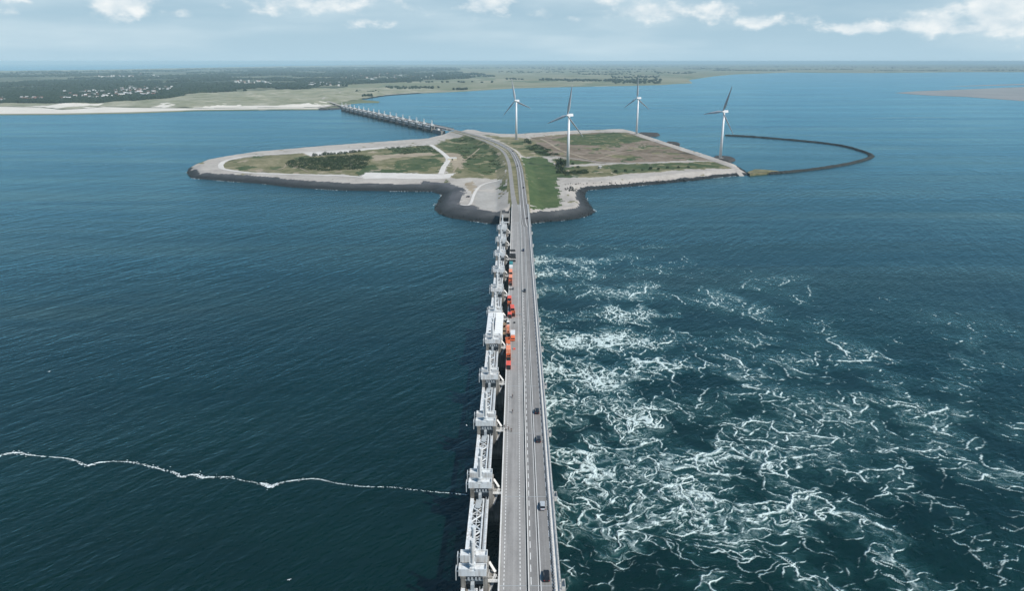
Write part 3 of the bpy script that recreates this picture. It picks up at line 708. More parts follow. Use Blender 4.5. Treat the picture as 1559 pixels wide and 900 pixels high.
forest_poly = [Vector((p.x, p.y, 0)) for p in pts(FOREST_EDGE + FOREST_BACK, 2.5)]
M_forest_floor = ground_mat('forest_floor', [(.34, (.022, .035, .018)), (.48, (.06, .075, .038)), (.56, (.16, .165, .105)), (.66, (.26, .25, .18))], .0016, .3, .008)
sheet('forest_floor', forest_poly, 3.3, M_forest_floor)
# dunes between the beach and the wood
dune_poly = [(p.x, p.y) for p in pts(BEACH_TOP[::-1] + [(505, 160), (530, 154), (600, 143), (690, 138), (640, 133.5), (560, 134)] + FOREST_EDGE[10::-1], 2.5)]
dxs = np.arange(min(p[0] for p in dune_poly), max(p[0] for p in dune_poly), 14.0); dys = np.arange(min(p[1] for p in dune_poly), max(p[1] for p in dune_poly), 14.0)
DX, DY = np.meshgrid(dxs, dys); dins = inside(dune_poly, DX, DY); dd, _ = seg_dist(dune_poly, DX, DY, True)
DZ = np.where(dins, 3.1 + np.clip(dd / 60, 0, 1) * (3 + 5.5 * np.clip(fbm(DX / 75, DY / 75, 41, 4), -.2, 1.5) * np.clip(1.2 - (DX + 900) / 700, .12, 1)), 2.0)
dk = dins[:-1, :-1] & dins[1:, 1:] & dins[1:, :-1] & dins[:-1, 1:]
dcx = (DX[:-1, :-1] + DX[1:, 1:]) / 2; dcy = (DY[:-1, :-1] + DY[1:, 1:]) / 2
dbt, _ = seg_dist([(p.x, p.y) for p in pts(BEACH_TOP, 2.8)], dcx, dcy)
dsand = (dbt < 150 * (.25 + 1.1 * fbm(dcx / 110, dcy / 170, 71, 4))) | ((fbm(dcx / 90, dcy / 120, 72, 4) > .72) & (dbt < 420))
dune, _ = grid_mesh('dunes', DX, DY, DZ, dk, [M_dune, M_beach], dsand.astype(int)); tag(dune, None, None, None, 'structure')
M_quay = ground_mat('quay_stone', [(.3, (.05, .052, .055)), (.7, (.11, .11, .11))], .05)
mb = MB(); ql = pts([(486, 166.6), (500, 166.3), (516, 165.4), (532, 163.6)], 0)
for qa, qb in zip(ql[:-1], ql[1:]): mb.bar((qa.x, qa.y - 6, 1.6), (qb.x, qb.y - 6, 1.6), 24, 4.6)
tag(mb.build('mole', M_quay), 'low dark stone mole at the end of the beach beside the far barrier', 'mole')
SAND = [(1362, 141), (1395, 138.5), (1440, 137), (1500, 134.5), (1559, 132), (1700, 128), (1700, 160), (1600, 156.5), (1559, 153.5), (1510, 150), (1470, 147), (1420, 145.2), (1385, 143)]
sheet('sandbank', pts(SAND, .4), .45, M_bar)
sheet('sandbank', pts([(1440, 131.5), (1500, 130.4), (1559, 129), (1640, 127.5), (1640, 125.6), (1559, 127.2), (1500, 129)], .4), .4, M_bar)
drape_far = lambda name, seq, w, m, z: tag(strip(smooth_line(pts(seq, z), 8), w).build(name, m), None, None, None, 'structure')
drape_far('dam_road', [(524, 162.2), (512, 158), (500, 154), (492, 150.5), (497, 146.5), (512, 143), (520, 139)], 11, M_light, 6.5)
drape_far('dam_road', [(487, 163.5), (505, 160.5), (520, 160.5), (530, 158.8)], 26, M_light, 4.2)
drape_far('coast_road', [(500, 147), (540, 147.5), (590, 143.8), (640, 140.4), (706, 137.3), (779, 133), (900, 130)], 12, M_beach, 4.0)

# woods: crowns as lumpy clumps, smaller and denser near the edge
M_crown = ground_mat('crown_foliage', [(.3, (.008, .018, .009)), (.5, (.015, .030, .014)), (.7, (.034, .050, .022))], .004, .5, .05)
fp = [(p.x, p.y) for p in forest_poly]
rs = random.Random(77)
VILLAGES = [(95, 240, 139.5, 152.5), (180, 262, 133, 139), (360, 420, 123, 129), (470, 530, 126, 131), (30, 66, 150, 153), (520, 660, 112, 122), (150, 250, 113.5, 118), (0, 12, 151, 155)]
spots = []
while len(spots) < 15000:
    px = rs.uniform(-80, 745); py = 101 + 58 * rs.random() ** 1.15
    p = at(px, py, 3.0)
    if not inside(fp, np.array([p.x]), np.array([p.y]))[0]: continue
    if any(a < px < b and c < py < d for a, b, c, d in VILLAGES) and rs.random() < .45: continue
    if fbm(np.array([p.x / 420]), np.array([p.y / 900]), 61, 3)[0] > (.34 if p.y < 5200 else .08) and p.y > 3900: continue
    k = p.y / 3000; r = rs.uniform(4.5, 9) * max(1, k) ** .85
    hgt = rs.uniform(5, 8.5) * min(1.6, max(1, k ** .4))
    spots.append((p.x, p.y, 3 + hgt * .6, r, hgt))
me = clump_mesh(spots); me.materials.append(M_crown)
o = link('forest', me); tag(o, 'dark blue green wood spreading behind the dunes to the horizon', None, None, 'stuff')
# tree belts and hedges across the polder
BELTS = [(822, 864, 122.5, 120.5, 40), (864, 937, 123.8, 121.5, 90), (933, 1006, 127, 121, 110), (930, 1004, 119, 115.5, 60), (728, 754, 116.5, 115, 30), (587, 640, 136, 133, 40), (640, 668, 135, 133, 16), (770, 800, 121, 119.5, 14), (680, 716, 117.5, 114.5, 40),
         (1085, 1200, 107.6, 106, 130), (1040, 1110, 105.2, 103.6, 60), (1200, 1300, 106, 104.6, 50), (1330, 1440, 107.8, 106.6, 50), (1460, 1600, 108, 106, 70), (760, 1000, 110.5, 108.5, 90), (820, 1000, 106.5, 104.4, 90), (900, 1300, 102.6, 100.4, 140),
         (1300, 1700, 104, 101, 150), (700, 900, 104, 101.5, 80), (560, 760, 126, 124.6, 20), (548, 566, 147.4, 146.6, 8), (690, 716, 136.8, 136.1, 10), (880, 960, 113.5, 112, 40), (1000, 1060, 112, 109.4, 40), (540, 580, 141.5, 139.5, 8)]
spots = []
for (a, b, y0, y1, n) in BELTS:
    for i in range(n):
        px = rs.uniform(a, b); py = rs.uniform(min(y0, y1), max(y0, y1)); p = at(px, py, 2.5); k = p.y / 3000
        r = rs.uniform(4.5, 8.5) * max(1, k) ** .75; spots.append((p.x, p.y, 6 + rs.random() * 3, r, rs.uniform(5.5, 9)))
me = clump_mesh(spots); me.materials.append(M_crown)
tag(link('tree_belts', me), 'dark tree belts and hedges between the pale polder fields', None, None, 'stuff')

# houses among the trees
M_wallw = pm('render_wall', (.58, .56, .52), (.74, .72, .68), .3, .8, world=False); M_roofr = pm('red_tile', (.16, .085, .065), (.24, .13, .10), .5, .8, world=False); M_roofg = pm('grey_roof', (.42, .42, .43), (.6, .6, .6), .5, .7, world=False)
def house_mesh(w, d, h, rh, rm):
    mb = MB(); mb.box(-w / 2, w / 2, -d / 2, d / 2, 0, h, 0)
    e = .5; mb.add([(-w / 2 - e, -d / 2 - e, h), (w / 2 + e, -d / 2 - e, h), (w / 2 + e, d / 2 + e, h), (-w / 2 - e, d / 2 + e, h), (-w / 2 - e, 0, h + rh), (w / 2 + e, 0, h + rh)],
                   [(0, 1, 5, 4), (2, 3, 4, 5), (0, 4, 3), (1, 2, 5), (3, 2, 1, 0)], 1)
    for k in (-.28, .28):
        mb.box(w * k - .8, w * k + .8, -d / 2 - .06, -d / 2 + .02, .9, 2.4, 2)
    return mb.mesh('house', [M_wallw, rm, M_dark])
M_dark = pm('opening_and_shade_dark', (.012, .013, .015), (.022, .024, .026), .5, .4)
HV = [house_mesh(14, 9, 6, 4.5, M_roofr), house_mesh(11, 8, 7, 4, M_roofg), house_mesh(22, 10, 6.5, 4.5, M_roofr), house_mesh(26, 12, 8, 2.2, M_roofg)]
KIND = ['white walled house under a red tiled roof among the far trees', 'tall white house under a pale grey roof among the far trees', 'long white house under a long red tiled roof among the far trees', 'large white block with a shallow pale roof among the far trees']
for (a, b, c, d), n in zip(VILLAGES, (90, 34, 22, 18, 14, 34, 20, 5)):
    for i in range(n):
        px, py = rs.uniform(a, b), rs.uniform(c, d)
        if (a, b) == (95, 240): py = 140 + (px - 95) / 145 * -3 + rs.random() * (13.5 - (px - 95) / 145 * 6)
        p = at(px, py, 3.3); k = rs.choice((0, 0, 1, 1, 1, 1, 2, 3, 3)); s = 1.0 + .12 * max(0, p.y / 3000 - 1)
        h = link('house', HV[k], None, (p.x, p.y, 3.2)); h.rotation_euler = (0, 0, rs.uniform(-.7, .7)); h.scale = (s,) * 3
        tag(h, KIND[k], 'house', 'houses of the far villages')

# ------------------------------------------------------------------ the storm barrier and its bridge
PIER0, SPAN = 168.0, 43.4
def weathered(name, c1, c2, stain, amount, rough, rust=.62):
    m, nt, b = nmat(name); P = npos(nt); s_ = nt.nodes.new('ShaderNodeSeparateXYZ'); nt.links.new(P, s_.inputs[0])
    runs = nnoise(nt, nmapping(nt, P, (1.1, 1.1, .10)), 1.0, 4, .65); big = nnoise(nt, P, .22, 4, .6)
    base = nramp(nt, big, [(.36, c1), (.64, c2)])
    f = nt.nodes.new('ShaderNodeMapRange'); nt.links.new(nmath(nt, 'ADD', nmath(nt, 'MULTIPLY', runs, .6), nmath(nt, 'MULTIPLY', big, .4)), f.inputs['Value']); f.inputs['From Min'].default_value = rust - .13; f.inputs['From Max'].default_value = rust + .06; f.inputs['To Max'].default_value = amount
    c = nmix(nt, f.outputs[0], base, stain)
    tide = nmath(nt, 'SUBTRACT', 1.0, nmath(nt, 'MULTIPLY', nmath(nt, 'ADD', s_.outputs[2], nmath(nt, 'MULTIPLY', runs, -2.2)), .55), clamp=True)
    nt.links.new(nmix(nt, nmath(nt, 'MULTIPLY', tide, .9), c, (.016, .021, .018)), b.inputs['Base Color']); b.inputs['Roughness'].default_value = rough; return m
M_steel = weathered('white_painted_steel', (.58, .62, .64), (.78, .81, .82), (.32, .29, .26), .7, .5, .57)
M_conc = weathered('pier_concrete', (.24, .225, .20), (.42, .40, .365), (.085, .08, .07), .85, .85, .54)
M_steel2 = pm('grey_painted_steel', (.30, .33, .35), (.42, .45, .46), .35, .5, world=False)
M_galv = pm('galvanised_steel', (.40, .41, .42), (.55, .56, .57), .6, .45, .6, world=False)
M_gird = pm('girder_concrete', (.20, .19, .18), (.30, .29, .27), .1, .9)
M_kerbw = pm('pale_kerb', (.55, .54, .51), (.70, .69, .66), .4, .8)
M_gate = pm('gate_steel', (.05, .052, .055), (.10, .10, .10), .15, .6, world=False)
def paved(name, a, b):
    """asphalt with lengthwise wheel tracks, patches and a few stains"""
    m, nt, bs = nmat(name); P = npos(nt)
    n1 = nnoise(nt, nmapping(nt, P, (.9, .012, 1)), 1.0, 4, .6)
    n2 = nnoise(nt, nmapping(nt, P, (.25, .08, 1)), 1.0, 5, .65); n3 = nnoise(nt, P, 2.2, 3, .6)
    f = nmath(nt, 'ADD', nmath(nt, 'MULTIPLY', n1, .45), nmath(nt, 'ADD', nmath(nt, 'MULTIPLY', n2, .35), nmath(nt, 'MULTIPLY', n3, .2)))
    nt.links.new(nramp(nt, f, [(.36, a), (.64, b)]), bs.inputs['Base Color']); bs.inputs['Roughness'].default_value = .88
    nt.links.new(nbump(nt, n3, .05), bs.inputs['Normal']); return m
M_serv = paved('service_asphalt', (.20, .193, .186), (.33, .32, .308)); M_main = paved('main_asphalt', (.15, .146, .142), (.26, .253, .246))

PIER_D, PIER_T = PIER0 - 2.0, PIER0 + 2.2
bridge = thing('road_bridge', 'long straight concrete road bridge beside the near white barrier towers, with a two lane road', 'bridge', (0, PIER_D, 0))
XL, XG0, XG1, XR = -5.05, 2.95, 3.48, 12.75
def span_part(name, mb, mats, parent): return mb.build(name, mats, parent)
def make_span():
    g = MB()
    g.box(XL + .02, XG0, 0.015, SPAN - .015, 11.5, 11.94); g.box(XL + 1.6, XG0 - 1.2, .02, SPAN - .02, 8.6, 11.5, 0)
    g.box(XG1, XR - .02, 0.015, SPAN - .015, 11.5, 11.94); g.box(XG1 + 1.4, XR - 1.8, .02, SPAN - .02, 8.6, 11.5, 0)
    g.box(XL + 2.5, XR - 2.5, .5, 2.2, 8.7, 11.3)
    s = g.build('deck_span', M_gird, bridge)
    a = MB(); a.box(XL + .45, XG0 - .12, .03, SPAN - .03, 11.94, 12.0); a.build('service_roadway', M_serv, s)
    a = MB(); a.box(XG1 + .3, XR - 1.95, .03, SPAN - .03, 11.94, 12.0); a.build('main_roadway', M_main, s)
    k = MB(); k.box(XL, XL + .45, .02, SPAN - .02, 11.9, 12.22); k.box(XG0 - .12, XG0, .02, SPAN - .02, 11.94, 12.08); k.box(XG1, XG1 + .3, .02, SPAN - .02, 11.94, 12.14)
    k.build('kerb', M_kerbw, s)
    k = MB(); k.box(XR - 1.95, XR, .02, SPAN - .02, 11.94, 12.15); k.build('walkway', M_kerbw, s)
    m = MB(); y = .3
    while y < SPAN - 1:
        m.box(-3.5, -3.3, y, y + .95, 11.99, 12.006); m.box(1.12, 1.32, y, y + .95, 11.99, 12.006); y += 1.81
    y = .5
    while y < SPAN - 3:
        m.box(4.2, 4.42, y, y + 3.1, 11.99, 12.006); m.box(10.15, 10.37, y, y + 3.1, 11.99, 12.006); y += 5.36
    m.box(6.28, 6.40, .04, SPAN - .04, 11.99, 12.006); m.box(7.0, 7.16, .04, SPAN - .04, 11.99, 12.006)
    m.build('lane_marking', M_mark, s)
    c = MB(); c.box(XG0 - .01, XG1 + .01, .04, SPAN - .04, 11.8, 11.93); c.box(10.40, 10.88, .04, SPAN - .04, 11.99, 12.02); c.box(6.60, 6.80, .04, SPAN - .04, 11.99, 12.007); c.build('seam_and_shade', M_dark, s)  # dark strips: painted shade in the deck gap and along the rail, plus centre seam
    r = MB()
    r.box(10.86, 10.98, .02, SPAN - .02, 12.42, 12.74); y = .5
    while y < SPAN:
        r.box(10.98, 11.12, y, y + .14, 12.15, 12.72); r.box(10.50, 10.86, y - .16, y + .30, 12.0, 12.5); y += 1.36
    r.build('guard_rail', M_galv, s)
    r = MB(); y = .6
    while y < SPAN:
        r.box(XR - .2, XR - .1, y, y + .1, 12.15, 13.2); y += 2.0
    for z in (12.5, 12.85, 13.18): r.box(XR - .19, XR - .11, .02, SPAN - .02, z, z + .07)
    r.box(XR - .62, XR - .5, .02, SPAN - .02, 12.4, 12.62)
    r.build('railing', M_galv, s)
    r = MB(); y = .6
    while y < SPAN:
        r.box(XL + .08, XL + .16, y, y + .08, 12.22, 13.1); y += 2.4
    r.box(XL + .08, XL + .16, .02, SPAN - .02, 13.04, 13.12); r.box(XL + .09, XL + .15, .02, SPAN - .02, 12.6, 12.65)
    r.build('handrail', M_steel, s)
    j = MB(); j.box(XL + .45, XG0 - .13, .0, .16, 11.98, 12.012); j.box(XG1 + .3, XR - 1.96, .0, .16, 11.98, 12.012); j.build('expansion_joint', M_steel2, s)
    return s
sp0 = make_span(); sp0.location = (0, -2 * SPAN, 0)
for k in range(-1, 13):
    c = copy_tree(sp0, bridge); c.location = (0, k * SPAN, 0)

ORD = ['first', 'second', 'third', 'fourth', 'fifth', 'sixth', 'seventh', 'eighth', 'ninth', 'tenth', 'eleventh', 'twelfth', 'thirteenth', 'fourteenth', 'fifteenth', 'sixteenth', 'seventeenth']
def make_pier(name, label, group):
    t = thing(name, label, 'barrier pier', (-12.1, PIER_T, 0), 0, group)
    p = MB()                                   # local x: 0 = centre of the towers, bridge lies at +7 .. +25
    p.box(-3.2, 23.5, -3.0, 3.0, -.8, 8.45)
    p.box(-4.2, 23.5, -3.6, 3.6, -.8, 1.2)
    p.build('pier_shaft', M_conc, t)
    for x0 in (-3.3, 2.95):
        c = MB(); c.box(x0, x0 + 1.25, -4.3, 4.3, 6.5, 15.2); c.box(x0 - .12, x0 + 1.37, -4.42, 4.42, 14.6, 15.25)
        c.build('pier_column', M_conc, t)
    c = MB(); c.box(-2.05, 2.95, -1.2, 1.2, 8.45, 11.2); c.box(-2.05, 2.95, -3.9, -3.2, 11.9, 12.35); c.box(-2.05, 2.95, 3.2, 3.9, 11.9, 12.35)
    for x in (-1.4, -.4, .7, 1.7): c.box(x, x + .5, -4.15, -3.3, 12.35, 13.2)
    c.build('machinery_floor', M_steel2, t)
    for s in (-1, 1):
        b = MB(); y0 = s * 2.95
        b.box(-3.9, 3.9, y0 - 1.35, y0 + 1.35, 13.77, 15.5)
        b.box(-3.9, -.75, y0 - 1.35, y0 - 1.15, 15.5, 16.1); b.box(.75, 3.9, y0 - 1.35, y0 - 1.15, 15.5, 16.1)
        b.box(-3.9, -.75, y0 + 1.15, y0 + 1.35, 15.5, 16.1); b.box(.75, 3.9, y0 + 1.15, y0 + 1.35, 15.5, 16.1)
        b.box(-3.9, -3.7, y0 - 1.15, y0 + 1.15, 15.5, 16.1); b.box(3.7, 3.9, y0 - 1.15, y0 + 1.15, 15.5, 16.1)
        b.box(-.75, .75, y0 - 1.15, y0 + 1.15, 15.5, 16.25)
        h = b.build('crosshead', M_steel, t)
        w = MB(); w.box(-4.75, -4.55, y0 - 1.2, y0 + 1.2, 12.2, 15.6); w.box(-4.55, -3.92, y0 - .9, y0 - .7, 14.9, 15.2); w.box(-4.55, -3.92, y0 + .7, y0 + .9, 14.9, 15.2); w.build('side_plate', M_steel, h)
        c = MB(); c.cyl((0, y0, 16.2), (0, y0, 17.2), .85, .85, 14); c.cyl((0, y0, 17.2), (0, y0, 24.2), .5, .5, 14); c.cyl((0, y0, 24.2), (0, y0, 24.9), .68, .6, 14); c.box(-.95, -.55, y0 - .25, y0 + .25, 16.25, 20.5)
        c.build('hydraulic_cylinder', M_steel, t)
    a = MB()                                   # steps and gangway over to the bridge
    a.box(3.95, 7.0, -2.9, -1.7, 12.05, 12.2)
    for y in (-2.9, -1.75):
        a.box(3.95, 7.0, y, y + .06, 13.1, 13.18)
        for i in range(5): a.box(3.95 + i * .74, 4.02 + i * .74, y, y + .06, 12.2, 13.1)
    a.bar((4.4, -3.8, 8.6), (6.3, .6, 12.1), .9, .18); a.bar((4.3, 3.6, 13.9), (6.2, 1.4, 12.1), .8, .16)
    for i in range(4): a.bar((4.3 + .1 * i, -4.2 + i * 1.1, 13.7), (4.3 + .1 * i, -4.2 + i * 1.1, 14.8), .07)
    a.bar((4.3, -4.2, 14.8), (4.6, -.9, 14.8), .08)
    a.build('access_stair', M_kerbw, t)
    g = MB(); g.prism([(4.25, -3.4), (6.8, 3.2), (4.25, 3.2)], 8.5, 11.4); g.build('bearing_corbel', M_conc, t)
    l = MB(); l.box(24.95, 25.9, -1.6, 1.6, 11.4, 12.1); l.box(25.8, 25.9, -1.6, 1.6, 12.1, 13.1)
    l.box(24.95, 25.8, -1.6, -1.5, 12.1, 13.1); l.box(24.95, 25.8, 1.5, 1.6, 12.1, 13.1); l.build('inspection_ledge', M_kerbw, t)
    for ch in t.children:
        if ch.name.split('.')[0] in ('crosshead', 'hydraulic_cylinder', 'machinery_floor'): ch.location.z = 1.5
        if ch.name.split('.')[0] == 'inspection_ledge': ch.location.y = -4.2
    return t
def make_gate(name, label, group):
    t = thing(name, label, 'sluice gate', (-12.1, PIER_T + SPAN / 2, 0), 0, group)
    h = SPAN / 2 - 4.6
    p = MB(); p.box(1.1, 1.5, -h, h, 3.6, 9.4)
    for i in range(11): y = -h + .2 + i * (2 * h - .4) / 10; p.box(.75, 1.1, y - .12, y + .12, 3.7, 9.3)
    for z in (3.7, 6.4, 9.1): p.box(.7, 1.1, -h, h, z, z + .3)
    p.build('gate_plate', M_gate, t)
    c = MB()
    for (x, z, r) in ((-2.6, 5.2, .4), (1.15, 10.2, .36), (-.7, 10.1, .16)): c.cyl((x, -h, z), (x, h, z), r, r, 10)
    c.box(-3.1, -2.1, -h, h, 9.75, 10.55); c.box(-3.25, -3.1, -h, h, 9.6, 10.75)
    c.build('chord', M_steel, t)
    n = 8; s = 2 * h / n
    b = MB()
    for i in range(n):
        y0, y1 = -h + i * s, -h + (i + 1) * s; f = i % 2
        b.cyl((-2.6, y0 if f else y1, 10.2), (1.15, y1 if f else y0, 10.2), .26, .26, 8); b.cyl((-2.6, y1 if f else y0, 9.9), (1.15, y0 if f else y1, 9.9), .13, .13, 6); b.cyl((1.15, y0 if f else y1, 10.2), (.9, y1 if f else y0, 5.0), .16, .16, 6)
        b.cyl((-2.6, y0, 10.2), (1.15, y0, 10.2), .13, .13, 8)
        b.cyl((-2.6, y0 if f else y1, 5.2), (-2.6, y1 if f else y0, 10.2), .2, .2, 8)
        b.cyl((-2.6, y0, 5.2), (.8, y0, 6.4), .16, .16, 8); b.cyl((-2.6, y0 if f else y1, 5.2), (.9, y1 if f else y0, 4.0), .16, .16, 8)
        if i < 4: b.cyl((1.15, (y0 + y1) / 2, 10.2), (-1.2, y0 if f else y1, 10.2), .12, .12, 8)
    b.build('bracing', M_steel, t)
    e = MB(); e.prism([(-1.2, h - .6), (.9, h - .2), (.2, h - 6.0), (-1.5, h - 5.4)], 10.55, 10.75); e.build('end_plate', M_steel2, t)
    e = MB(); e.box(-.5, .5, h - 1.2, h + .35, 10.76, 12.6); e.build('lifting_lug', M_steel2, t)
    e = MB(); e.box(-.5, .5, -h - .35, -h + 1.0, 10.4, 12.6); e.build('lifting_lug', M_steel2, t)
    w = MB(); w.box(1.95, 2.95, -h, h, 10.0, 10.16)
    y = -h + .3
    while y < h - .4: w.box(2.5, 2.95, y, y + .55, 10.16, 10.32); w.box(1.95, 2.1, y, y + .1, 10.1, 11.2); y += 1.15
    w.box(2.86, 2.95, -h, h, 11.1, 11.2); w.box(1.98, 2.06, -h, h, 11.1, 11.2); w.build('walkway', M_steel, t)
    for ch in t.children:
        if ch.name.split('.')[0] != 'gate_plate': ch.location.z = 1.0
    return t
pier0 = make_pier('barrier_pier', 'x', 'barrier piers along the near bridge'); gate0 = make_gate('sluice_gate', 'x', 'sluice gates along the near bridge')
def lab_pier(k): return f'concrete barrier pier with white twin steel heads, {ORD[k]} from the bottom of the photo'
def lab_gate(k): return f'white lattice sluice gate over the dark opening just beyond the {ORD[k]} near pier'
pier0['label'] = lab_pier(0); gate0['label'] = lab_gate(0)
for k in range(1, 11):
    c = copy_tree(pier0); c.location = (-12.1, PIER_T + k * SPAN, 0); c['label'] = lab_pier(k) if k < 10 else 'last concrete barrier pier with white heads before the near island abutment'
    if k < 10:
        c = copy_tree(gate0); c.location = (-12.1, PIER_T + (k + .5) * SPAN, 0); c['label'] = lab_gate(k) if k != 4 else 'white lattice sluice gate under the white roofed work shelter'
c = copy_tree(gate0); c.location = (-12.1, PIER_T + 10.5 * SPAN, 0); c['label'] = 'white lattice sluice gate next to the near island abutment'
c = copy_tree(gate0); c.location = (-12.1, PIER_T - .5 * SPAN, 0); c['label'] = 'white lattice sluice gate cut by the bottom edge of the photo'

# abutment on the near island
ab = thing('abutment', 'concrete abutment trough where the barrier meets the island, dark inside', 'abutment', (-12.1, 670, 0))
w = MB(); w.box(-3.6, -2.6, -30, 34, -.8, 12.2); w.box(4.6, 5.6, -30, 34, -.8, 11.4); w.box(-2.6, 4.6, -30, -26, -.8, 8); w.build('wall', M_conc, ab)
w = MB(); w.box(-3.3, 5.3, -4, 14, 11.5, 12.25); w.build('roof_slab', M_conc, ab); w = MB(); w.box(-3.3, 5.3, -26, -24.5, 11.5, 12.3); w.build('cross_beam', M_steel, ab)
w = MB(); w.box(-2.6, 4.6, 13, 14.5, -.8, 11.4); w.build('back_wall', M_gird, ab)

# far barrier
fa, fb = at(683, 196.4, 12), at(522, 161.6, 12); fa.z = fb.z = 0
fd = (fb - fa); FL_ = fd.length; fd.normalize(); frz = math.atan2(-fd.x, fd.y)
fn = Vector((fd.y, -fd.x, 0))
NF_ = 16; fspan = (FL_ - 110) / NF_
fbr = thing('road_bridge', 'distant concrete bridge over the far row of barrier towers towards the dunes', 'bridge', fa, frz)
for k in range(20):
    g = MB(); L = FL_ / 20
    g.box(XL, XG0, .05, L - .05, 9.0, 12.0); g.box(XG1, XR, .05, L - .05, 9.0, 12.0); g.box(XL + .1, XL + .2, .05, L - .05, 12, 13.1); g.box(XR - .2, XR - .1, .05, L - .05, 12, 13.1); g.box(10.8, 10.95, .05, L - .05, 12.3, 12.8)
    o = g.build('deck_span', M_serv, fbr, loc=(0, k * L, 0))
for k in range(NF_ + 1):
    p = fa + fd * (70 + k * fspan) - fn * 12.1; p.z = 0
    c = copy_tree(pier0); c.location = p; c.rotation_euler = (0, 0, frz); c['group'] = 'barrier piers of the far bridge'
    c['label'] = f'small distant barrier pier with white heads, {ORD[k]} from the island'
    for ch in c.children:
        if ch.name.split('.')[0] == 'inspection_ledge': pass
    if k < NF_:
        p = fa + fd * (70 + (k + .5) * fspan) - fn * 12.1; p.z = 0
        c = copy_tree(gate0); c.location = p; c.rotation_euler = (0, 0, frz); c.scale = (1, (fspan - 9) / (SPAN - 9), 1); c['group'] = 'sluice gates of the far bridge'
        c['label'] = f'small distant white sluice gate, {ORD[k]} from the island'
ab2 = thing('abutment', 'dark low concrete abutment between the far barrier and the island', 'abutment', fa + fd * 30 - fn * 10, frz)
w = MB(); w.box(-4, 6, -20, 34, -.8, 7.5); w.build('wall', M_gird, ab2)
w = MB(); w.box(-2, 3, 4, 12, 7.5, 10.5); w.build('service_hut', M_steel, ab2)

# white roofed shelter over one gate
sh = thing('work_shelter', 'long white roofed work shelter sheeted over one gate opening', 'shelter', (-11.6, 0, 0))
y0, y1 = PIER_T + 4 * SPAN + 4.6, PIER_T + 5 * SPAN - 4.6
npn = 10; dy = (y1 - y0) / npn
M_sheet = pm('white_sheeting', (.70, .71, .70), (.80, .81, .80), .4, .6, world=False)
for i in range(npn):
    r = MB(); a, b = y0 + i * dy + .12, y0 + (i + 1) * dy - .12
    r.add([(-4.3, a, 16.6), (-.1, a, 17.1), (-.1, b, 17.1), (-4.3, b, 16.6), (-4.3, a, 16.4), (-.1, a, 16.9), (-.1, b, 16.9), (-4.3, b, 16.4)], [(0, 1, 2, 3), (7, 6, 5, 4), (0, 4, 5, 1), (2, 6, 7, 3), (0, 3, 7, 4), (1, 5, 6, 2)])
    r.add([(.1, a, 17.1), (4.2, a, 16.6), (4.2, b, 16.6), (.1, b, 17.1), (.1, a, 16.9), (4.2, a, 16.4), (4.2, b, 16.4), (.1, b, 16.9)], [(0, 1, 2, 3), (7, 6, 5, 4), (0, 4, 5, 1), (2, 6, 7, 3), (0, 3, 7, 4), (1, 5, 6, 2)])
    r.build('roof_panel', M_sheet, sh)
w = MB(); w.box(-4.4, -4.25, y0, y1, 11.4, 16.45); w.box(4.15, 4.3, y0, y1, 11.4, 16.45); w.box(-4.25, 4.15, y0, y0 + .15, 11.4, 16.4); w.box(-4.25, 4.15, y1 - .15, y1, 11.4, 16.4); w.build('wall', M_sheet, sh)
w = MB()
for y in (y0 + dy * 2.5, y0 + dy * 5.0, y0 + dy * 7.5): w.bar((-1.0, y, 16.95), (-1.0, y, 19.5), .25)
w.bar((-.0, y0 + 6, 17.35), (-.0, y1 - 10, 17.35), .35, .35); w.bar((-2.9, y0 + 4, 17.1), (-.2, y0 + 4, 17.5), .4); w.build('pole_and_shadow', M_dark, sh)  # dark bars stand for a pole and the shadow it casts along the roof
sc = thing('scaffold', 'brown netted scaffold tower between the white shelter and the road', 'scaffold', (-6.35, 363, 0))
M_brown = pm('brown_netting', (.16, .11, .065), (.28, .20, .12), .8, .9, world=False)
w = MB()
for x in (-.95, .95):
    for y in (-8, -4, 0, 4, 8): w.bar((x, y, 5), (x, y, 15.4), .14)
for z in (9, 11, 13, 15):
    for x in (-.95, .95): w.bar((x, -8, z), (x, 8, z), .12)
w.build('scaffold_frame', M_galv, sc)
w = MB()
for (a, b, z) in ((-7.9, -4.1, 14.2), (-3.9, .2, 15.0), (.5, 3.9, 13.6), (4.1, 7.9, 14.9)): w.box(-.85, .85, a, b, z, z + .12); w.box(-.9, -.86, a, b, z, z + 1.6); w.box(.86, .9, a, b, z - 3, z + .3)
w.build('netting', M_brown, sc)

# ------------------------------------------------------------------ wind turbines
M_tower = pm('turbine_white', (.70, .72, .73), (.80, .81, .82), .1, .4, world=False)
M_blade = pm('blade_grey', (.42, .45, .48), (.52, .55, .58), .1, .4, world=False)
HUB, RB = 73.0, 42.0
def blade_mesh():
    mb = MB(); n = 14; prof = [(-.5, 0), (-.25, .5), (.1, .42), (.5, 0), (.1, -.2), (-.25, -.35)]; vs = []
    for i in range(n + 1):
        t = i / n; z = 1.2 + t * (RB - 1.2)
        ch = (1.5 + (3.9 - 1.5) * min(1, t / .18)) if t < .18 else 3.9 * max(0.0, 1 - (t - .18) / .82) ** .8 + .6
        th = (1.3 if t < .05 else ch * (.34 - .2 * t)); tw = R(24 - 18 * t)
        for (a, b) in prof:
            x, y = a * ch + .12 * ch, b * th; vs.append((x * math.cos(tw) - y * math.sin(tw), x * math.sin(tw) + y * math.cos(tw), z))
    k = len(prof)
    mb.add(vs, [(i * k + j, i * k + (j + 1) % k, (i + 1) * k + (j + 1) % k, (i + 1) * k + j) for i in range(n) for j in range(k)] + [tuple(range(n * k, n * k + k))])
    return mb.mesh('blade', M_blade, True)
BM = blade_mesh()
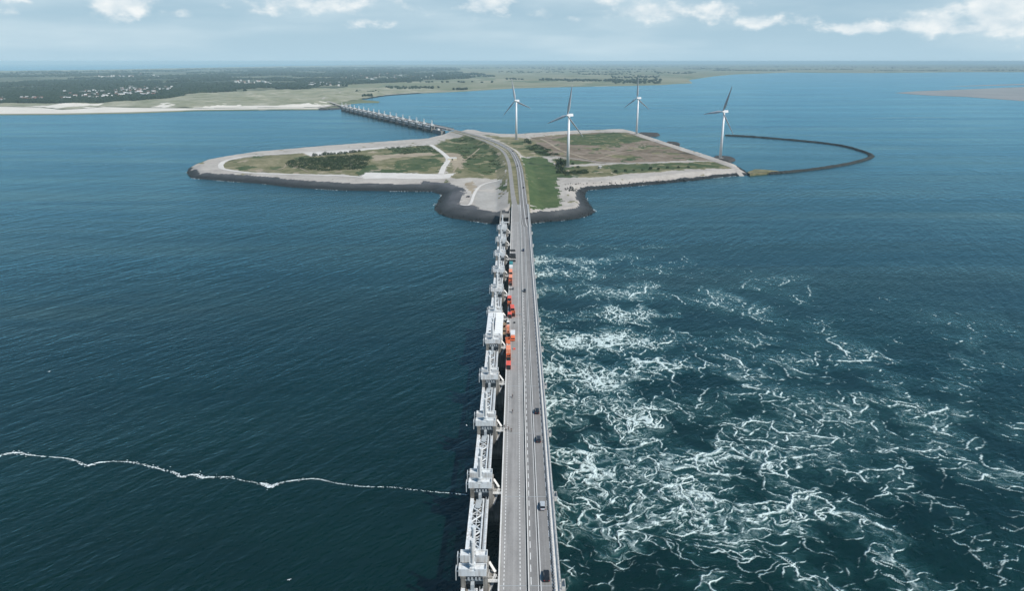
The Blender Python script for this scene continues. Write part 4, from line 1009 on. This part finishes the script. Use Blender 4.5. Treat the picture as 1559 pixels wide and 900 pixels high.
def make_turbine(base, phase, yaw, label):
    t = thing('wind_turbine', label, 'wind turbine', base, 0, 'wind turbines on the island')
    m = MB(); m.cyl((0, 0, -1.5), (0, 0, HUB - 1.6), 2.3, 1.35, 24); m.build('tower', M_tower, t, True)
    m = MB(); m.cyl((0, 0, -2), (0, 0, .5), 5.5, 5.2, 20); m.build('foundation', M_conc, t)
    na = bpy.data.objects.new('nacelle', None); 
    m = MB(); m.box(-1.7, 1.7, -2.4, 7.2, HUB - 1.7, HUB + 1.9, 0, .35, .5); na = m.build('nacelle', M_tower, t); na.rotation_euler = (0, 0, yaw)
    ro = MB(); ro.cyl((0, -5.2, 0), (0, -2.5, 0), .5, 1.7, 16); hub = ro.build('hub', M_tower, t, True)
    hub.location = Vector((0, 0, HUB)); hub.rotation_euler = (0, 0, yaw)
    for k in range(3):
        b = link('blade', BM, hub, (0, -3.6, 0)); b.rotation_euler = (0, phase + k * 2 * math.pi / 3, 0)
    return t
for (px, py, ph, yaw, lb) in ((786, 212.2, -13, -42, 'white wind turbine beside the road bend, leftmost of the four'), (864.5, 254, 11, -48, 'white wind turbine standing nearest the camera by dark bushes'),
                              (969, 204, 0, -54, 'white wind turbine at the far harbour corner of the island'), (1096.5, 240.5, 21, -60, 'white wind turbine on the dark jetty, rightmost of the four')):
    p = on_ground(px, py) if px < 1000 else at(px, py, 3.4)
    make_turbine(p, R(ph), R(yaw), lb)

# ------------------------------------------------------------------ vehicles
M_tyre = pm('tyre', (.012, .012, .012), (.02, .02, .02), 1, .9, world=False); M_glass = pm('car_glass', (.01, .012, .015), (.018, .02, .024), 1, .08, world=False)
M_lamp = pm('lamp_glass', (.6, .6, .58), (.75, .75, .72), 1, .2, world=False); M_red = pm('rear_lamp', (.35, .02, .02), (.45, .03, .03), 1, .3, world=False)
def paint_mat(name, c): return pm(name, tuple(x * .9 for x in c), tuple(min(1, x * 1.08) for x in c), .5, .28, world=False)
P_black = paint_mat('black_paint', (.015, .016, .019)); P_silver = paint_mat('silver_paint', (.42, .45, .48)); P_grey = paint_mat('dark_grey_paint', (.035, .038, .045)); P_blue = paint_mat('dark_blue_paint', (.02, .03, .06)); P_white = paint_mat('white_paint', (.72, .72, .71))
def car(x, y, z, rz, paint, label, L=4.5, W=1.85, van=False):
    t = thing('parked_car' if 'parked' in label else 'car', label, 'car', (x, y, z), rz, None)
    h = L / 2; H = 1.95 if van else 1.46
    # side profile (y, z, half width) lofted
    st = [(-h, .45, .78, .72), (-h + .08, .32, .92, .80), (-h + .9, .28, .98, .90), (-h + 1.4, .26, 1.0, .92), (h - .9, .26, 1.0, .92), (h - .2, .3, .95, .86), (h, .42, .85, .74)]
    vs = []
    for (yy_, zl, zh, w) in st:
        w = w * W / 1.85; vs += [(-w, yy_, zl), (-w * 1.01, yy_, (zl + zh) / 2), (-w * .9, yy_, zh), (w * .9, yy_, zh), (w * 1.01, yy_, (zl + zh) / 2), (w, yy_, zl)]
    b = MB(); n = len(st); b.add(vs, [(i * 6 + j, (i + 1) * 6 + j, (i + 1) * 6 + (j + 1) % 6, i * 6 + (j + 1) % 6) for i in range(n - 1) for j in range(6)] + [tuple(range(6)), tuple(range((n - 1) * 6, n * 6))[::-1]])
    w = W / 2
    f0, r0 = (h - 1.0 if van else h - 1.25), -h + .25
    b.add([(-w * .74, r0 + .55, H - .02), (w * .74, r0 + .55, H - .02), (w * .74, f0 - .75, H - .02), (-w * .74, f0 - .75, H - .02), (-w * .72, r0 + .6, H + .04), (w * .72, r0 + .6, H + .04), (w * .72, f0 - .85, H + .04), (-w * .72, f0 - .85, H + .04)],
          [(0, 1, 5, 4), (1, 2, 6, 5), (2, 3, 7, 6), (3, 0, 4, 7), (4, 5, 6, 7)])
    b.build('body', paint, t)
    g = MB(); g.add([(-w * .9, r0, .95), (w * .9, r0, .95), (w * .9, f0, .95), (-w * .9, f0, .95), (-w * .74, r0 + .55, H - .02), (w * .74, r0 + .55, H - .02), (w * .74, f0 - .75, H - .02), (-w * .74, f0 - .75, H - .02)], [(0, 1, 5, 4), (1, 2, 6, 5), (2, 3, 7, 6), (3, 0, 4, 7)])
    g.build('window_glass', M_glass, t)
    for sx_ in (-1, 1):
        for yy_ in (-h + .85, h - .85):
            m = MB(); m.cyl((sx_ * (w - .2), yy_, .32), (sx_ * (w + .01), yy_, .32), .32, .32, 14); wl = m.build('wheel', M_tyre, t)
        m = MB(); m.box(sx_ * w * .72 - .17, sx_ * w * .72 + .17, h - .12, h + .015, .62, .76); m.build('headlight', M_lamp, t)
        m = MB(); m.box(sx_ * w * .74 - .15, sx_ * w * .74 + .15, -h - .015, -h + .1, .66, .82); m.build('tail_light', M_red, t)
    return t
def on_deck(px, py): p = at(px, py, 12.0); return p.x, p.y, 12.006
for (px, py, x, rz, pt, lb) in ((833.5, 880, 8.7, 0, P_black, 'black car on the main road nearest the bottom of the photo'), (826, 773, 8.75, 0, P_silver, 'silver car on the right lane of the main road'),
                                (819.5, 671, 8.7, 0, P_grey, 'dark grey car ahead of the silver one, between it and another dark car'), (816.5, 628, 8.7, 0, P_black, 'black car level with the two lone cyclists on the service road'),
                                (799, 444, 5.2, math.pi, P_grey, 'dark grey car in the left lane beside the orange containers'), (796, 382, 5.2, math.pi, P_blue, 'dark blue car in the left lane by the dark beam stacks')):
    p = at(px, py, 12); car(x, p.y, 12.006, rz, pt, lb)
for (px, py, pt, lb, d) in ((794.3, 334, P_grey, 'dark car on the bridge just before the island', 1), (795.6, 286, P_black, 'black car on the island road beside the green verge', 1), (789.5, 254, P_grey, 'grey car where the island road starts to bend', -1), (777.5, 231, P_black, 'black car in the island road bend below the left turbine', 1)):
    p = at(px, py, 12); i = min(range(len(road_main)), key=lambda i: (road_main[i] - p).length); j = min(i + 1, len(road_main) - 1)
    dv = road_main[j] - road_main[j - 1]; n_ = Vector((dv.y, -dv.x, 0)).normalized(); q = road_main[i] + n_ * 1.9 * d
    car(q.x, q.y, 12.035 if p.y > 735 else 12.01, math.atan2(-dv.x * d, dv.y * d), pt, lb)
p = on_ground(712.5, 300.5, .05); car(p.x, p.y, p.z, 1.2, P_black, 'black car parked on the asphalt apron left of the abutment')

# building site on the service road
C_or = paint_mat('orange_paint', (.80, .20, .08)); C_red = paint_mat('red_paint', (.74, .13, .09)); C_or2 = paint_mat('light_orange_paint', (.82, .31, .18)); C_teal = paint_mat('teal_paint', (.04, .26, .27))
def container(x, y, rz, m, label, L=6.0, W=2.4, H=2.55, open_top=False, dark_end=True, z=12.004):
    t = thing('site_container', label, 'container', (x, y, z), rz, 'orange and red containers parked on the service road'); h = L / 2; w = W / 2; b = MB()
    n = 22
    for s in (-1, 1):
        for i in range(n):
            a0 = -h + i * L / n; b.box(min(s * w, s * (w - .09)) if i % 2 else min(s * (w - .04), s * (w - .13)), max(s * w, s * (w - .09)) if i % 2 else max(s * (w - .04), s * (w - .13)), a0, a0 + L / n, .18, H - .12)
    for sx_ in (-1, 1):
        for sy_ in (-1, 1): b.box(sx_ * w - .09 if sx_ > 0 else -w - .01, w + .01 if sx_ > 0 else -w + .09, sy_ * h - .1 if sy_ > 0 else -h, h if sy_ > 0 else -h + .1, 0, H)
    b.box(-w + .14, w - .14, -h + .1, h - .1, .05, .2)
    b.box(-w + .1, w - .1, h - .09, h - .02, .2, H - .1)
    if not open_top:
        b.box(-w + .005, w - .005, -h + .005, h - .005, H - .11, H - .03)
        for i in range(9): a0 = -h + .3 + i * (L - .8) / 8; b.box(-w + .15, w - .15, a0, a0 + .25, H - .03, H + .02)
    else:
        b.box(-w, w, -h, -h + .14, H - .14, H); b.box(-w, w, h - .14, h, H - .14, H); b.box(-w, -w + .14, -h, h, H - .14, H + .01); b.box(w - .14, w, -h, h, H - .14, H + .01)
    b.build('container_body', m, t)
    d = MB(); d.box(-w + .09, -.02, -h + .01, -h + .07, .2, H - .12); d.box(.02, w - .09, -h + .01, -h + .07, .2, H - .12); d.build('door', M_dark if dark_end else m, t)
    if open_top: i_ = MB(); i_.box(-w + .2, w - .2, -h + .2, h - .2, .25, .9 + H * .25); i_.build('load', M_dark, t)
    return t
def sx_(px, py): return at(px, py, 13.0)
for (px, py, m, L, op, dk, dx, lb) in (
    (774.2, 557, C_red, 5.4, False, True, 0, 'bright red container with a dark open end, nearest of the site row'), (774.3, 545, C_or, 4.6, True, True, 0, 'orange open container with dark load behind the red one'),
    (774.0, 533, C_or2, 6.0, False, False, 0, 'pale orange closed container third in the site row'), (773.2, 519.5, C_or, 3.6, True, False, .1, 'small orange skip beside the front of the white box truck'),
    (772.6, 509, C_or2, 4.2, True, True, 0, 'orange open container beside the white truck box'), (772.4, 500, C_or2, 3.4, False, False, 0, 'small pale orange container level with the brown scaffold'),
    (781.3, 478.5, C_or, 4.0, True, True, 0, 'orange skip with dark load beside the road barrier'), (776.2, 480.5, C_red, 4.4, False, True, 0, 'red orange container left of the orange skip'),
    (780.0, 470, C_red, 7.0, False, True, .05, 'long red container right of the middle orange row'), (775.8, 464, C_or, 5.0, True, True, 0, 'orange open container at the left of the middle row'),
    (775.6, 455.5, C_red, 5.5, False, True, -.03, 'red orange container at the far end of the middle row'), (777.2, 431, C_or, 7.0, True, True, 0, 'orange open container nearest in the far orange row'),
    (777.3, 423.5, C_or2, 8.0, False, True, 0, 'pale orange container second in the far orange row'), (777.5, 415, C_or2, 8.0, False, True, .02, 'pale orange container farthest of the orange ones, before the white cabin')):
    p = sx_(px, py); container(p.x, p.y, dx, m, lb, L, 2.3, 2.5, op, dk)
p = sx_(777.9, 408); container(p.x, p.y, 0, P_white, 'white site cabin between the orange row and the teal container', 6, 2.4, 2.6, False, False)
p = sx_(778.2, 402.5); container(p.x, p.y, 0, C_teal, 'teal container beyond the white site cabin', 7.0, 2.4, 2.4, False, False)
def truck(px, py):
    p = sx_(px, py); t = thing('box_truck', 'box truck with an orange cab and a white load box on the service road', 'truck', (p.x, p.y, 12.004), 0)
    c = MB(); c.box(-1.15, 1.15, -6.2, -4.1, .5, 2.0); c.box(-1.1, 1.1, -5.9, -4.15, 2.0, 2.9, 0, .08, .2); c.build('cab', C_or, t)
    c = MB(); c.box(-1.0, 1.0, -6.23, -6.19, 1.35, 1.95); c.build('windscreen', M_glass, t)
    c = MB(); c.box(-1.2, 1.2, -3.9, 2.6, 1.0, 3.2); c.box(-1.22, 1.22, -3.95, -3.8, .95, 3.25); c.build('load_box', P_white, t)
    c = MB(); c.box(-.8, .8, -5.9, 5.6, .55, .95); c.box(-1.2, 1.2, 2.9, 5.8, .95, 1.9); c.build('flatbed', C_or2, t)
    for s in (-1, 1):
        for y in (-5.1, .6, 1.9, 4.4): m = MB(); m.cyl((s * .78, y, .5), (s * 1.16, y, .5), .5, .5, 14); m.build('wheel', M_tyre, t)
truck(780.8, 511)
def van(px, py, lb, m): p = sx_(px, py); car(p.x, p.y, 12.006, 0, m, lb, 5.2, 1.95, True)
van(773.6, 491.5, 'small white work van parked left of the box truck', P_white)
M_beam = pm('dark_beam', (.012, .014, .016), (.03, .032, .035), 1, .7, world=False)
for (px, py, rz, n, lb) in ((779.6, 381.5, .04, 3, 'dark beam stack lying across the service road, farthest of four'), (780.0, 388.5, -.05, 4, 'dark beam stack second from the far end, beside another'), (780.2, 392.2, .03, 5, 'tallest dark beam stack in the middle of the closed service road'), (779.6, 397.3, -.06, 3, 'dark beam stack just beyond the teal container')):
    p = at(px, py, 12.5); b = MB()
    for i in range(n): b.box(-2.6 + .1 * i, 2.6 - .12 * i, -.85, -.15, .02 + i * .42, .36 + i * .42); b.box(-2.5 + .08 * i, 2.65 - .1 * i, .1, .8, .02 + i * .42, .36 + i * .42)
    o = b.build('beam_stack', M_beam, None, loc=(p.x, p.y, 12.002)); o.rotation_euler = (0, 0, rz); tag(o, lb, 'beam stack', 'dark beam stacks on the service road')
p = at(777.6, 440, 12.5); fr = thing('steel_frame', 'dark open steel frame lying between the two far orange rows', 'frame', (p.x, p.y, 12.002))
b = MB(); b.box(-1.9, 1.9, -.5, .4, 0, .5); b.box(-1.9, -1.3, -3.2, -.5, 0, .7); b.box(1.2, 1.9, .4, 2.6, 0, .7); b.build('frame', M_beam, fr)
p = at(788, 478.3, 12.8); br = thing('road_barrier', 'grey barrier boom closing the service road beside the containers', 'barrier', (p.x, p.y, 12.002))
b = MB(); b.box(-2.6, 2.0, -.12, .12, .95, 1.2); b.build('boom', M_steel2, br); b = MB(); b.box(-2.4, -2.1, -.3, .3, 0, .95); b.box(1.5, 1.8, -.3, .3, 0, .95); b.build('stand', M_steel2, br)
for (px, py, lb) in ((783.2, 491.5, 'dark tool chest alone on the road right of the white van'), (783, 531.5, 'red tool chest alone right of the pale orange container')):
    p = at(px, py, 12.3); t = thing('tool_chest', lb, 'tool chest', (p.x, p.y, 12.002)); m_ = M_beam if 'dark' in lb else C_red
    b = MB(); b.box(-.55, .55, -.4, .4, .08, .7); b.build('chest', m_, t); b = MB(); b.box(-.58, .58, -.43, .43, .7, .8, 0, .08, .08); b.build('lid', m_, t)

# ------------------------------------------------------------------ people on the service road
M_skin = pm('skin', (.42, .27, .20), (.50, .33, .25), 2, .6, world=False); M_hair = pm('dark_hair', (.02, .015, .012), (.04, .03, .02), 2, .7, world=False)
def person(x, y, z, rz, top, legs, label, riding=False, group=None):
    t = thing('person', label, 'person', (x, y, z), rz, group)
    def skin(name, V, E, rad, m, lv=1):
        me = bpy.data.meshes.new(name); me.from_pydata(V, E, []); o = link(name, me, t)
        mo = o.modifiers.new('skin', 'SKIN'); 
        for i, r in enumerate(rad): me.skin_vertices[0].data[i].radius = (r, r)
        me.skin_vertices[0].data[0].use_root = True
        s = o.modifiers.new('sub', 'SUBSURF'); s.levels = lv; s.render_levels = lv; me.materials.append(m); return o
    if riding: J = dict(pel=(0, -.15, .98), che=(0, .1, 1.36), nec=(0, .17, 1.50), hed=(0, .22, 1.60), top=(0, .24, 1.74), sl=(-.19, .1, 1.40), sr=(.19, .1, 1.40), el=(-.27, .3, 1.18), er=(.27, .3, 1.18), hl=(-.24, .52, 1.06), hr=(.24, .52, 1.06), kl=(-.12, .22, .80), kr=(.12, .26, .98), fl=(-.12, .05, .26), fr=(.12, .12, .52), tl=(-.12, .2, .24), tr=(.12, .27, .50))
    else: J = dict(pel=(0, 0, .95), che=(0, .01, 1.32), nec=(0, .0, 1.49), hed=(0, .02, 1.58), top=(0, .02, 1.73), sl=(-.19, 0, 1.41), sr=(.19, 0, 1.41), el=(-.26, -.05, 1.14), er=(.25, .06, 1.14), hl=(-.26, .08, .90), hr=(.26, .16, .92), kl=(-.1, .12, .50), kr=(.1, -.05, .49), fl=(-.1, .16, .07), fr=(.1, -.22, .09), tl=(-.1, .33, .04), tr=(.1, -.06, .04))
    ks = list(J); ix = {k: i for i, k in enumerate(ks)}; E = [('pel', 'che'), ('che', 'nec'), ('nec', 'hed'), ('hed', 'top'), ('che', 'sl'), ('che', 'sr'), ('sl', 'el'), ('sr', 'er'), ('el', 'hl'), ('er', 'hr'), ('pel', 'kl'), ('pel', 'kr'), ('kl', 'fl'), ('kr', 'fr'), ('fl', 'tl'), ('fr', 'tr')]
    rad = dict(pel=.13, che=.14, nec=.06, hed=.1, top=.075, sl=.07, sr=.07, el=.05, er=.05, hl=.04, hr=.04, kl=.075, kr=.075, fl=.05, fr=.05, tl=.04, tr=.04)
    skin('body', [J[k] for k in ks], [(ix[a], ix[b]) for a, b in E], [rad[k] for k in ks], M_skin)
    kt = ['pel', 'che', 'sl', 'sr', 'el', 'er']; i2 = {k: i for i, k in enumerate(kt)}
    skin('jacket', [J[k] for k in kt], [(i2[a], i2[b]) for a, b in E if a in i2 and b in i2], [{'pel': .155, 'che': .165, 'sl': .09, 'sr': .09, 'el': .065, 'er': .065}[k] for k in kt], top)
    kt = ['pel', 'kl', 'kr', 'fl', 'fr']; i3 = {k: i for i, k in enumerate(kt)}
    skin('trousers', [J[k] for k in kt], [(i3[a], i3[b]) for a, b in E if a in i3 and b in i3], [{'pel': .15, 'kl': .09, 'kr': .09, 'fl': .066, 'fr': .066}[k] for k in kt], legs)
    h = MB(); c = Vector(J['top']); h.lump(c + Vector((0, -.02, 0)), .115, .09, 0, .05); h.build('hair', M_hair, t, True)
    return t
def bicycle(x, y, z, rz, label, group=None):
    t = thing('bicycle', label, 'bicycle', (x, y, z), rz, group)
    for yy_ in (-.52, .52):
        m = MB(); N = 20; ring = []
        for i in range(N):
            a = 2 * math.pi * i / N; b_ = 2 * math.pi * (i + 1) / N; m.bar((0, yy_ + math.cos(a) * .33, .35 + math.sin(a) * .33), (0, yy_ + math.cos(b_) * .33, .35 + math.sin(b_) * .33), .045)
        w = m.build('wheel', M_tyre, t)
        s = MB()
        for i in range(6): a = math.pi * i / 6; s.bar((0, yy_ + math.cos(a) * .32, .35 + math.sin(a) * .32), (0, yy_ - math.cos(a) * .32, .35 - math.sin(a) * .32), .008)
        s.build('spokes', M_galv, w)
    f = MB()
    for a, b_ in (((0, -.52, .35), (0, -.05, .32)), ((0, -.05, .32), (0, -.2, .86)), ((0, -.05, .32), (0, .36, .8)), ((0, -.19, .8), (0, .34, .84)), ((0, -.52, .35), (0, -.19, .78)), ((0, .52, .35), (0, .33, .98))): f.bar(a, b_, .035)
    f.build('frame', C_red, t)
    f = MB(); f.bar((-.28, .42, 1.03), (.28, .42, 1.03), .03); f.bar((0, .33, .96), (0, .42, 1.03), .03); f.build('handlebar', M_beam, t)
    f = MB(); f.box(-.08, .08, -.34, -.06, .86, .92, 0, .03, .03); f.build('saddle', M_beam, t)
    return t
T1 = pm('navy_cloth', (.02, .025, .05), (.03, .035, .07), 3, .9, world=False); T2 = pm('grey_cloth', (.06, .06, .065), (.09, .09, .10), 3, .9, world=False); T3 = pm('black_cloth', (.012, .012, .014), (.022, .022, .025), 3, .9, world=False); T4 = pm('white_cloth', (.5, .5, .48), (.62, .62, .6), 3, .9, world=False)
for (px, py, lb, bl) in ((780.4, 606, 'cyclist in dark clothes riding alone, farther of the two', 'bicycle under the farther lone cyclist'), (780.4, 629, 'cyclist in dark clothes riding alone, nearer of the two', 'bicycle under the nearer lone cyclist')):
    x, y, z = on_deck(px, py); person(x, y, z, 0, T3, T2, lb, True); bicycle(x, y, z, 0, bl)
for (px, py, tp, lg, rz, lb) in ((768.4, 652.5, T3, T1, .5, 'person in black walking closest to the left kerb'), (770.2, 656, T4, T3, -.3, 'person in a white top walking in the small group'), (774.1, 655.5, T2, T3, .2, 'person in grey walking in the middle of the small group'), (778.4, 658, T3, T2, 0, 'person in black walking at the right end of the small group')):
    x, y, z = on_deck(px, py); person(x, y, z, rz, tp, lg, lb, False)

# ------------------------------------------------------------------ bushes, hut, stones, gulls
M_leaf = ground_mat('bush_leaf', [(.3, (.016, .030, .012)), (.5, (.032, .054, .020)), (.7, (.060, .085, .032))], .3, .5, 1.2)
def leafy(mb, c, r, h, n, rr):
    for i in range(n):
        a = rr.uniform(0, 6.283); q = rr.random() ** .5 * r; z = rr.uniform(.1, 1) * h * (1 - .45 * (q / r) ** 2)
        p = Vector((c[0] + math.cos(a) * q, c[1] + math.sin(a) * q, c[2] + z)); s = rr.uniform(.35, .75) * (.25 * r + .25)
        u = Vector((rr.gauss(0, 1), rr.gauss(0, 1), rr.gauss(0, .7))).normalized(); v = u.cross(Vector((rr.gauss(0, 1), rr.gauss(0, 1), 1))).normalized()
        mb.add([p - u * s, p + v * s * .6, p + u * s, p - v * s * .6], [(0, 1, 2, 3)])
def bush_mesh(seed):
    rr = random.Random(seed); mb = MB(); leafy(mb, (0, 0, 0), 2.0, 3.2, 150, rr)
    for i in range(5): a = rr.uniform(0, 6.28); mb.bar((0, 0, -.2), (math.cos(a) * .9, math.sin(a) * .9, 2.0), .1)
    return mb.mesh('bush', M_leaf)
BUSH = [bush_mesh(s) for s in range(4)]
rb = random.Random(5)
def bush(px, py, s, label, group):
    p = on_ground(px, py, -.1); o = link('bush', BUSH[rb.randrange(4)], None, p); o.scale = (s, s, s * rb.uniform(.75, 1.1)); o.rotation_euler = (0, 0, rb.uniform(0, 6)); return tag(o, label, 'bush', group)
for i in range(16):
    bush(478 + i * 4.6 + rb.uniform(-1.2, 1.2), 237.6 - i * .42 + rb.uniform(-.3, .5), rb.uniform(1.0, 2.0), 'small dark bush in the row along the white strip of the left field', 'bushes along the white strip')
for (px, py, s) in ((852, 250.5, 3.2), (855, 252.2, 3.4), (858.5, 250.6, 3.0), (850, 256, 2.2), (853.5, 260, 2.6), (857, 263, 2.2), (850.5, 263.5, 1.8), (872, 251, 1.2), (880, 255, 1.3)):
    bush(px, py, s, 'dark round bush at the foot of the wind turbine nearest the camera', 'bushes by the nearest turbine')
for (px, py, s, lb) in ((802, 216.5, 2.6, 'dark bush alone beside the road bend near the left turbine'), (806.5, 219, 2.0, 'smaller dark bush next to the lone one near the left turbine')): bush(px, py, s, lb, None)
for i in range(9):
    bush(940 + i * 13 + rb.uniform(-4, 4), 262.8 - i * 1.0 + rb.uniform(-1.2, .6), rb.uniform(.8, 1.5), 'little dark bush dotted over the green strip by the north shore slope', 'bushes on the green strip')
def thicket(seq, n, rmin, rmax, hmin, hmax, label, seed, gaps=.0, leaf=26):
    poly = zone(seq); rr = random.Random(seed); mb = MB(); x0, x1 = min(p[0] for p in poly), max(p[0] for p in poly); y0_, y1_ = min(p[1] for p in poly), max(p[1] for p in poly); c = 0; tries = 0
    while c < n and tries < n * 30:
        tries += 1; x, y = rr.uniform(x0, x1), rr.uniform(y0_, y1_)
        if not inside(poly, np.array([x]), np.array([y]))[0]: continue
        if gaps and fbm(np.array([x / 18]), np.array([y / 18]), seed, 3)[0] < gaps: continue
        r = rr.uniform(rmin, rmax); leafy(mb, (x, y, ground_z(x, y) - .15), r, rr.uniform(hmin, hmax), leaf, rr); c += 1
    return tag(mb.build('scrub', M_leaf), label, None, None, 'stuff')
thicket([(436, 250), (444, 245), (470, 241.5), (500, 239.5), (530, 237.5), (556, 236.5), (563, 243), (560, 253), (550, 258.5), (500, 260.5), (470, 258.5), (455, 256), (440, 254)], 900, 2.2, 4.6, 2.2, 4.5, 'dense dark scrub covering the middle of the left field', 2, -.55)
thicket([(858, 262), (893, 258.5), (896, 264), (862, 268)], 150, 1.8, 3.2, 1.8, 3.0, 'dark oblong scrub block in front of the nearest turbine', 3)
thicket([(801, 226), (818, 219.5), (852, 236), (838, 238.5), (822, 235)], 260, 1.8, 3.2, 1.4, 2.6, 'dark scrub strip between the left turbine and the green slope', 4, -.3)
thicket([(585, 225), (612, 222.5), (650, 221.6), (668, 232), (640, 232), (612, 236)], 220, 1.5, 3, .8, 1.8, 'low scrub at the far side of the left field', 6, 0.0)
thicket([(690, 214), (712, 211), (742, 222), (758, 238), (762, 254), (745, 266), (722, 260), (704, 244), (694, 226)], 260, 1.4, 3.0, .5, 1.2, 'loose low scrub on the green ground inside the road bend', 7, .25)
hp = on_ground(688.6, 243.5); hut = thing('hut', 'small cream hut standing alone beside the white field lane', 'hut', hp, .1)
b = MB(); b.box(-6.5, 6.5, -3, 3, 0, 3.2); b.build('wall', pm('cream_wall', (.55, .50, .38), (.66, .60, .47), .5, .8, world=False), hut)
b = MB(); b.box(-6.9, 6.9, -3.4, 3.4, 3.2, 3.6, 0, .2, .2); b.build('roof', M_sheet, hut); b = MB(); b.box(-1, 1, -3.08, -2.98, 0, 2.3); b.build('door', M_dark, hut)
hp = on_ground(913.5, 256.5); hut = thing('kiosk', 'little pale transformer kiosk by the track right of the nearest turbine', 'kiosk', hp, .3)
b = MB(); b.box(-2.2, 2.2, -1.8, 1.8, 0, 3.0); b.build('wall', M_conc, hut); b = MB(); b.box(-2.4, 2.4, -2, 2, 3.0, 3.25); b.build('roof', M_sheet, hut); b = MB(); b.box(-.6, .6, -1.86, -1.78, 0, 2.2); b.build('door', M_steel2, hut)
def stones(seq, n, smin, smax, label, seed, w=2.5):
    rr = random.Random(seed); line = smooth_line(pts(seq, PL), 10); mb = MB()
    for i in range(n):
        p = rr.choice(line) + Vector((rr.gauss(0, w), rr.gauss(0, w), 0)); s = rr.uniform(smin, smax); mb.lump((p.x, p.y, ground_z(p.x, p.y) + s * .2), s, s * .7)
    return tag(mb.build('loose_stones', M_rock), label, None, None, 'stuff')
stones([(864.5, 290), (867.5, 286.5), (871.5, 284.5), (869, 288.5)], 34, .5, 1.4, 'loose dark stones heaped on the pale apron by the right cove', 1)
stones([(1038, 268.5), (1060, 267.2), (1085, 265.2), (1095, 264.5)], 80, .5, 1.2, 'line of dark loose stones along the north slope', 2, 1.2)
stones([(860, 281), (890, 278.5), (940, 275.5), (990, 272), (1038, 269.5)], 60, .3, .8, 'thin row of pebbly stones along the north slope', 8, 1.6)
M_gull = pm('gull_white', (.72, .72, .72), (.82, .82, .82), 3, .7, world=False)
def gull(px, py, z, rz, label):
    p = at(px, py, z); t = thing('gull', label, 'gull', p, rz); t.scale = (.65, .65, .65); b = MB(); b.lump((0, 0, 0), .16, .13, 0, .05)
    b.cyl((0, -.38, .0), (0, .3, .02), .06, .12, 8); b.cyl((0, .28, .03), (0, .44, .05), .09, .03, 8); b.build('body', M_gull, t, True)
    for s in (-1, 1):
        w = MB(); w.add([(s * .08, .14, .06), (s * .5, .2, .22), (s * .95, -.04, .12), (s * .5, -.06, .2), (s * .08, -.14, .05), (s * .08, .14, .02), (s * .5, .2, .18), (s * .95, -.05, .1), (s * .5, -.06, .16), (s * .08, -.14, .01)], [(0, 1, 3, 4), (1, 2, 3), (5, 9, 8, 6), (6, 8, 7), (0, 5, 6, 1), (1, 6, 7, 2), (2, 7, 8, 3), (3, 8, 9, 4)]); w.build('wing', M_gull, t)
gull(440.5, 883.5, 20, .4, 'white gull flying over the dark water at the bottom left'); gull(710.5, 648, 18, 1.9, 'white gull gliding beside the barrier piers'); gull(75, 566, 25, 1.0, 'white gull flying alone far out on the left'); gull(1002.5, 748.5, 25, -1.2, 'white gull flying over the churning water')
